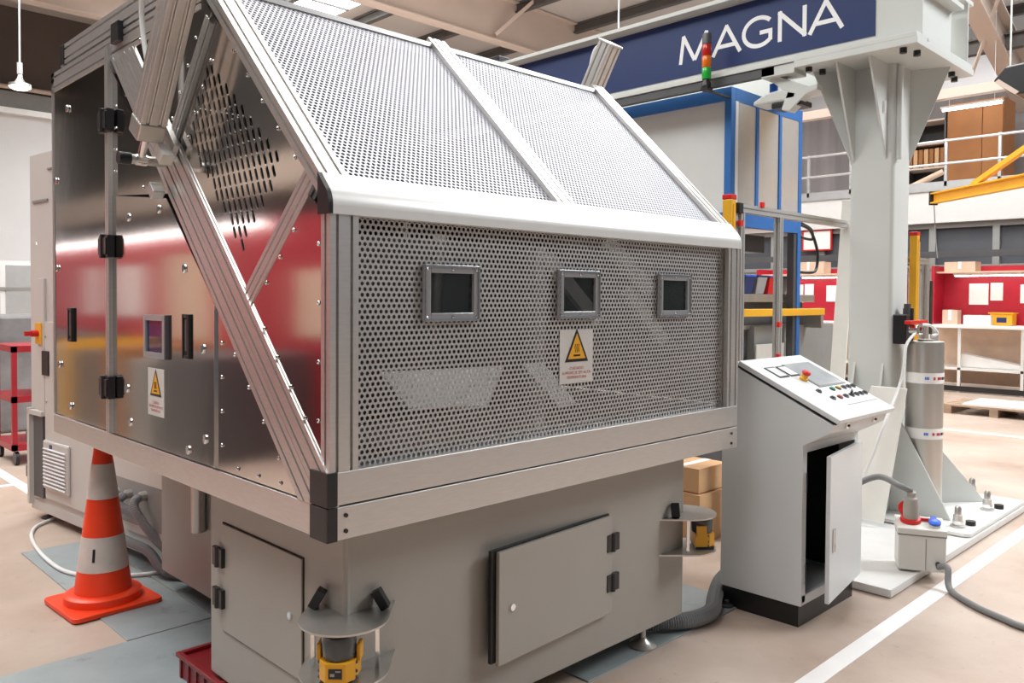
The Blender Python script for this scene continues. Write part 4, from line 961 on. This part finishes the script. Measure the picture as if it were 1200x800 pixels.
for i, (m, nm) in enumerate(bm_):
    x = 4.70+.20*i
    P_ = thing('parts_bin', labs[i], 'bin', (x, 1.62, 1.535), 0, 'parts bins on the work table')
    mb = MB(); a_, b_ = .065, .082
    mb.add([(x-a_, 1.56, 1.536), (x+a_, 1.56, 1.536), (x+a_, 1.72, 1.536), (x-a_, 1.72, 1.536), (x-b_, 1.53, 1.68), (x+b_, 1.53, 1.68), (x+b_, 1.75, 1.68), (x-b_, 1.75, 1.68)],
           [(0, 3, 2, 1), (4, 5, 6, 7), (0, 1, 5, 4), (1, 2, 6, 5), (2, 3, 7, 6), (3, 0, 4, 7)])
    build(mb, 'bin_body', m, P_, bevel=.006)
    build(frame_rect(MB(), (x, 1.64, 1.685), X_, Y_, Z_, .175, .23, .02, .014), 'bin_rim', BLUE if i % 2 else NAVY, P_, bevel=.003)
T = build(B((4.95, 1.50, 0.0), (5.42, 1.515, 1.12)), 'pale_board', SIGNP, bevel=.002)
tag(T, 'pale panel standing on the floor against the grey table housing behind the fence', 'panel')
def carton(x0, y0, x1, y1, z0, h_, lab, m=CARD, marks=True, grp=None, name='cardboard_box'):
    T = thing(name, lab, 'box', ((x0+x1)/2, (y0+y1)/2, z0), 0, grp)
    build(B((x0, y0, z0), (x1, y1, z0+h_-.004)), 'carton', m, T, bevel=.004)
    for s_ in (0, 1):
        ym = (y0+y1)/2; build(B((x0, y0 if s_ == 0 else ym+.002, z0+h_-.004), (x1, ym-.002 if s_ == 0 else y1, z0+h_)), 'top_flap', m, T)
    build(B((x0-.001, (y0+y1)/2-.025, z0+h_*.3), (x0+.01, (y0+y1)/2+.025, z0+h_+.001)).box((x0, (y0+y1)/2-.025, z0+h_), (x1, (y0+y1)/2+.025, z0+h_+.0012)), 'tape', PAPER, T)
    if marks:
        build(B((x0-.0015, y0+.02, z0+.03), (x0+.01, y0+.075, z0+h_*.7)), 'side_label', PAPER, T)
        mk = MB()
        for j in range(5): mk.box((x0-.0025, y0+.03, z0+.05+j*h_*.12), (x0, y0+.06, z0+.05+j*h_*.12+h_*.07))
        build(mk, 'label_print', REDTXT, T)
carton(3.10, .84, 3.45, 1.18, 0, .30, 'brown cardboard box on the floor between machine base and console, lower of two')
carton(3.12, .86, 3.45, 1.15, .305, .15, 'brown cardboard box on top of another between machine base and console', marks=False)

# ------------------------------------------------------------------ far side: mezzanine, offices, benches
mz = struct(B((16, -8, 3.0), (X1, 14, 3.66)), 'trim_30', BOOTH)
struct(B((15.97, -8, 3.62), (16.05, 14, 3.70)), 'deck_edge', BOOTHG, mz)
ow = struct(B((16.15, -8, 0), (16.3, 14, 2.15)), 'wall_office', FRAMEG)
struct(B((15.9, -8, 5.38), (16.1, 14, 5.56)), 'trim_31', BEAMP)
struct(B((18.9, -8, 3.66), (19.0, 14, 6.1)), 'wall_mezzanine', GREYSTRIP)
for i in range(12):
    y = -4.0+1.13*i
    wn = struct(B((16.2, y+.06, 2.15), (16.24, y+1.07, 2.92)), 'window_%d' % (10+i), GLASSW)
    struct(B((16.12, y-.06, 2.1), (16.26, y+.06, 3.0)), 'mullion', FRAMEG, wn); struct(B((16.12, y+.06, 2.9), (16.26, y+1.07, 3.0)), 'head_frame', FRAMEG, wn)
    struct(B((16.12, y+.06, 2.1), (16.26, y+1.07, 2.18)), 'sill_frame', FRAMEG, wn)
struct(MB().box((15.6, -6, 2.30), (15.7, 12, 2.42)), 'trim_32', DGREY)
Rl = thing('mezzanine_railing', 'white painted steel railing along the mezzanine edge', 'railing', (16.0, 3, 3.70))
for i in range(10): build(B((15.99, -1.96+.93*i, 3.70), (16.04, -1.91+.93*i, 4.62)), 'railing_post', BOOTHG, Rl)
for z in (4.58, 4.14): build(MB().cyl((16.0, -3, z), (16.0, 9, z), .024, n=8), 'railing_rail', BOOTHG, Rl)
build(B((15.99, -3, 3.70), (16.01, 9, 3.80)), 'toe_board', BOOTHG, Rl)
T = thing('brown_cabinet', 'tall brown two-door cabinet behind the mezzanine railing', 'cabinet', (17.4, 3.4, 3.66))
build(B((17.03, 2.93, 3.66), (17.8, 3.96, 5.50)), 'carcass', BROWN, T)
for y in (2.94, 3.31): build(B((17.0, y, 3.70), (17.03, y+(.36 if y < 3 else .64), 5.48)), 'cabinet_door', BROWN, T, bevel=.006)
T = thing('storage_shelf', 'dark shelf with brown folders behind the mezzanine railing', 'shelf', (17.4, 4.3, 3.66))
for z in (3.70, 4.22, 4.72, 5.2): build(B((17.0, 3.98, z), (17.6, 4.8, z+.03)), 'shelf_board', BEAMP, T)
for y in (3.98, 4.77): build(B((17.0, y, 3.66), (17.6, y+.03, 5.4)), 'upright', DGREY, T)
build(B((17.5, 4.0, 3.7), (17.6, 4.78, 5.2)), 'back_board', BLACK, T)
for i in range(7):
    o = build(B((17.05, 4.02+.105*i, 4.251), (17.4, 4.10+.105*i, 4.64)), 'brown_folder', CARD if i % 2 else BROWN, bevel=.004)
    tag(o, ('rightmost', 'second from right', 'third from right', 'middle', 'third from left', 'second from left', 'leftmost')[i]+' brown folder in the row on the mezzanine shelf', 'folder', 'brown folders on the mezzanine shelf')
o = build(MB().cyl((16.4, 4.55, 3.74), (16.5, 3.85, 4.06), .06, n=16), 'cardboard_tube', CARDL, smooth=40)
tag(o, 'pale cardboard tube lying slanted behind the mezzanine railing', 'tube')
T = thing('strip_light', 'bright strip light hanging above the mezzanine', 'lamp', (16.3, 3.3, 5.22))
build(B((16.25, 2.75, 5.26), (16.35, 3.85, 5.30)), 'lamp_body', ALUW, T); build(MB().cyl((16.3, 2.78, 5.235), (16.3, 3.82, 5.235), .025, n=8), 'lamp_tube', TUBEL, T)
for y in (2.9, 3.7): build(MB().cyl((16.3, y, 5.3), (16.3, y, ZC), .006, n=5), 'hanger', ALUW, T)
T = thing('jib_crane', 'yellow jib crane arm below the mezzanine railing at right', 'crane', (9.2, -.92, 0))
jd = V((.633, .774, 0)); j0 = V((12.0, 2.51, 3.02)); j1 = j0-jd*4.4
build(ibeam(MB(), j0, j1, .12, .16, .02), 'arm', YEL, T); build(MB().bar(j0-jd*.9+V((0, 0, .08)), j1+V((0, 0, 1.2)), .07, .07), 'tie_bar', YEL, T)
build(MB().cyl((j1.x, j1.y, 0), (j1.x, j1.y, 4.4), .14, n=18), 'mast', YEL, T, smooth=40); build(MB().obox(j0+jd*.02, jd*.02, V((-.774, .633, 0))*.06, V((0, 0, .1))), 'end_stop', BLACK, T)
build(MB().tube(smooth_path([j0+V((0, 0, -.1)), j0+V((.02, -.02, -.5)), j0+V((-.05, -.08, -.9))]), .008, 6), 'pendant_cord', CABLEG, T)
T = thing('hanging_heater', 'black radiant heater housing hanging on thin rods at top right', 'heater', (9.0, .6, 3.78))
build(MB().prism([(9.0, .92, 3.92), (9.0, .80, 4.06), (9.0, .10, 4.10), (9.0, .10, 3.72), (9.0, .72, 3.74)], (.45, 0, 0)), 'housing', BLACK, T, bevel=.02)
build(MB().prism([(8.99, .90, 3.90), (8.99, .86, 3.93), (8.99, .66, 3.76), (8.99, .70, 3.735)], (.47, 0, 0)), 'reflector_edge', BEAMP, T)
for y in (.35, .80): build(MB().cyl((9.2, y, 4.05), (9.2, y, ZC), .010, n=6), 'hanger_rod', ALUW, T)
# benches with red boards
def bench(dy, lab):
    T = thing('workbench', lab, 'workbench', (13.55, 1.6+dy, 0))
    y0, y1 = .35+dy, 3.03+dy
    build(B((13.25, y0, 1.04), (13.95, y1, 1.09)), 'bench_top', PAPER, T, bevel=.004)
    for y in (y0+.04, 1.60+dy, 2.50+dy, y1-.06): build(B((13.3, y, 0), (13.35, y+.045, 1.04)).box((13.85, y, 0), (13.9, y+.045, 2.1)) if 0 else B((13.3, y, 0), (13.35, y+.045, 1.04)), 'leg', ALUW, T)
    build(B((13.3, y0, .36), (13.9, y1, .40)), 'lower_shelf', ALUW, T); build(B((13.28, y0, .02), (13.33, y1, .10)), 'foot_rail', BLACK, T)
    build(B((13.88, y0, .1), (13.9, y1, 1.04)), 'back_sheet', CARDL, T)
    build(B((13.85, y0, 1.09), (13.9, y1-.08, 2.06)), 'red_board', REDB, T); build(B((13.4, y1-.08, 1.09), (13.9, y1-.03, 2.06)), 'side_board', REDB, T)
    build(B((13.5, y0, 1.94), (13.9, y1-.08, 1.965)), 'upper_shelf', CARDL, T)
    l_ = build(B((13.62, y0+.1, 1.90), (13.70, y1-.3, 1.935)), 'lamp_body', ALUW, T); build(B((13.63, y0+.12, 1.885), (13.69, y1-.32, 1.90)), 'lamp_tube', TUBEL, l_)
    for a_, b_, c_, d_ in ((2.26, 2.55, 1.42, 1.77), (2.05, 2.23, 1.49, 1.78), (1.5, 1.8, 1.45, 1.75)): build(B((13.84, a_+dy, c_), (13.85, b_+dy, d_)), 'pinned_sheet', PAPER, T)
    return T
bench(0, 'white-topped workbench with red back board at the right edge')
bench(3.2, 'workbench with red back board seen between booth and grey column')
carton(13.55, 2.38, 13.85, 2.85, 1.965, .16, 'pale cardboard box on the shelf above the red bench board', CARDL, False)
carton(13.5, 2.62, 13.7, 2.85, 1.09, .24, 'small brown box standing on the right workbench', CARDL, False)
carton(13.4, 2.1, 13.6, 2.5, 1.09, .16, 'white paper stack box in the middle of the right workbench', PAPER, False)
T = thing('orange_bin', 'orange plastic bin on the right workbench under the red board', 'bin', (13.6, 1.98, 1.09))
build(B((13.5, 1.82, 1.095), (13.75, 2.14, 1.28)), 'bin_body', ORSIGN, T, bevel=.01); build(frame_rect(MB(), (13.625, 1.98, 1.29), X_, Y_, Z_, .28, .36, .03, .02), 'bin_rim', ORSIGN, T); build(B((13.497, 1.9, 1.14), (13.5, 2.04, 1.22)), 'bin_label', NAVY, T)
carton(13.4, 4.0, 13.7, 4.6, 1.09, .30, 'white box on the far workbench left of the column', PAPER, False)
carton(13.5, 4.9, 13.8, 5.5, 1.965, .22, 'pale cardboard box on the upper shelf of the far workbench', CARDL, False)
T = build(MB().prism([(13.45, 2.55, .405), (13.45, 1.62, .405), (13.45, 1.62, .46), (13.45, 2.55, .62)], (.3, 0, 0)), 'white_offcut', PAPER)
tag(T, 'long tapered white sheet lying on the lower shelf of the right workbench', 'sheet')
T = thing('whiteboard', 'whiteboard with a red frame on the office wall left of the column', 'whiteboard', (15.9, 6.2, 2.5))
wy0, wy1, wz0, wz1 = 5.93, 6.56, 2.56, 2.98
build(B((16.05, wy0, wz0), (16.1, wy1, wz1)), 'board', PAPER, T); build(frame_rect(MB(), (16.07, (wy0+wy1)/2, (wz0+wz1)/2), Y_, Z_, X_, wy1-wy0+.03, wz1-wz0+.03, .028, .06), 'board_frame', RED, T)
Pl = thing('wooden_pallet', 'wooden pallet on the floor behind the steel tank at right', 'pallet', (10.9, 1.2, 0))
for y in (.62, 1.2, 1.75): build(B((10.5, y, .022), (11.4, y+.10, .10)), 'block', WOOD, Pl)
for i in range(5): build(B((10.5+.19*i, .6, .10), (10.64+.19*i, 1.87, .122)), 'plank', WOOD, Pl)
for y in (.62, 1.2, 1.75): build(B((10.5, y, 0), (11.4, y+.10, .022)), 'bottom_plank', WOOD, Pl)
T = build(B((10.52, .62, .1225), (11.3, 1.62, .150)), 'white_board', PAPER); tag(T, 'white board lying on the wooden pallet', 'board')

# ------------------------------------------------------------------ far left
TRED = mat('trolley_red_paint', (.33, .012, .022), .4, 0, .06)
Tr = thing('red_trolley', 'red two-shelf trolley on casters left of the grey cabinet', 'trolley', (1.0, 6.5, 0))
for x in (.70, 1.28):
    for y in (6.2, 6.78): build(B((x, y, .13), (x+.04, y+.04, 1.04)), 'post', TRED, Tr)
for z in (.13, .55, .99): build(B((.70, 6.2, z), (1.32, 6.82, z+.055)), 'shelf', TRED, Tr)
for x in (.74, 1.27):
    for y in (6.25, 6.78): build(MB().cyl((x-.015, y, .06), (x+.015, y, .06), .06, n=14), 'caster', BLACK, Tr, smooth=40)
T = build(B((.55, 8.2, 0), (1.9, 9.2, 1.26)), 'wrapped_pallet', WRAP, bevel=.03); tag(T, 'stack of goods in grey stretch wrap at the left edge', 'wrapped goods')
T = thing('white_cupboard', 'white cupboard in front of the back wall at the left edge', 'cupboard', (2.6, 13.2, 0))
build(B((1.6, 13.0, 0), (2.75, 13.5, 2.02)), 'carcass', WALLW, T); 
for x in (1.62, 2.2): build(B((x, 12.98, .1), (x+.5, 13.0, 1.95)), 'cupboard_door', BOOTHG, T, bevel=.004)
build(B((1.6, 12.97, 1.55), (2.75, 12.99, 1.6)), 'shelf_edge', MGREY, T)
T = thing('pendant_lamp', 'round pendant lamp hanging on a white cord at top left', 'lamp', (1.455, 9.0, 3.9))
build(MB().lathe([(.02, .15), (.03, .10), (.06, .05), (.115, .035), (.12, .0)], (1.455, 9.0, 3.9), 24), 'lamp_shade', BRUSH, T, smooth=50); build(MB().lathe([(.07, -.03), (.112, -.005), (.112, .0)], (1.455, 9.0, 3.9), 24), 'lamp_glass', LAMPL, T, smooth=50)
build(MB().cyl((1.455, 9, 4.05), (1.455, 9, 4.18), .03, n=10), 'lamp_socket', ALUW, T); build(MB().cyl((1.455, 9, 4.18), (1.455, 9, ZC), .010, n=6), 'lamp_cord', WALLW, T)
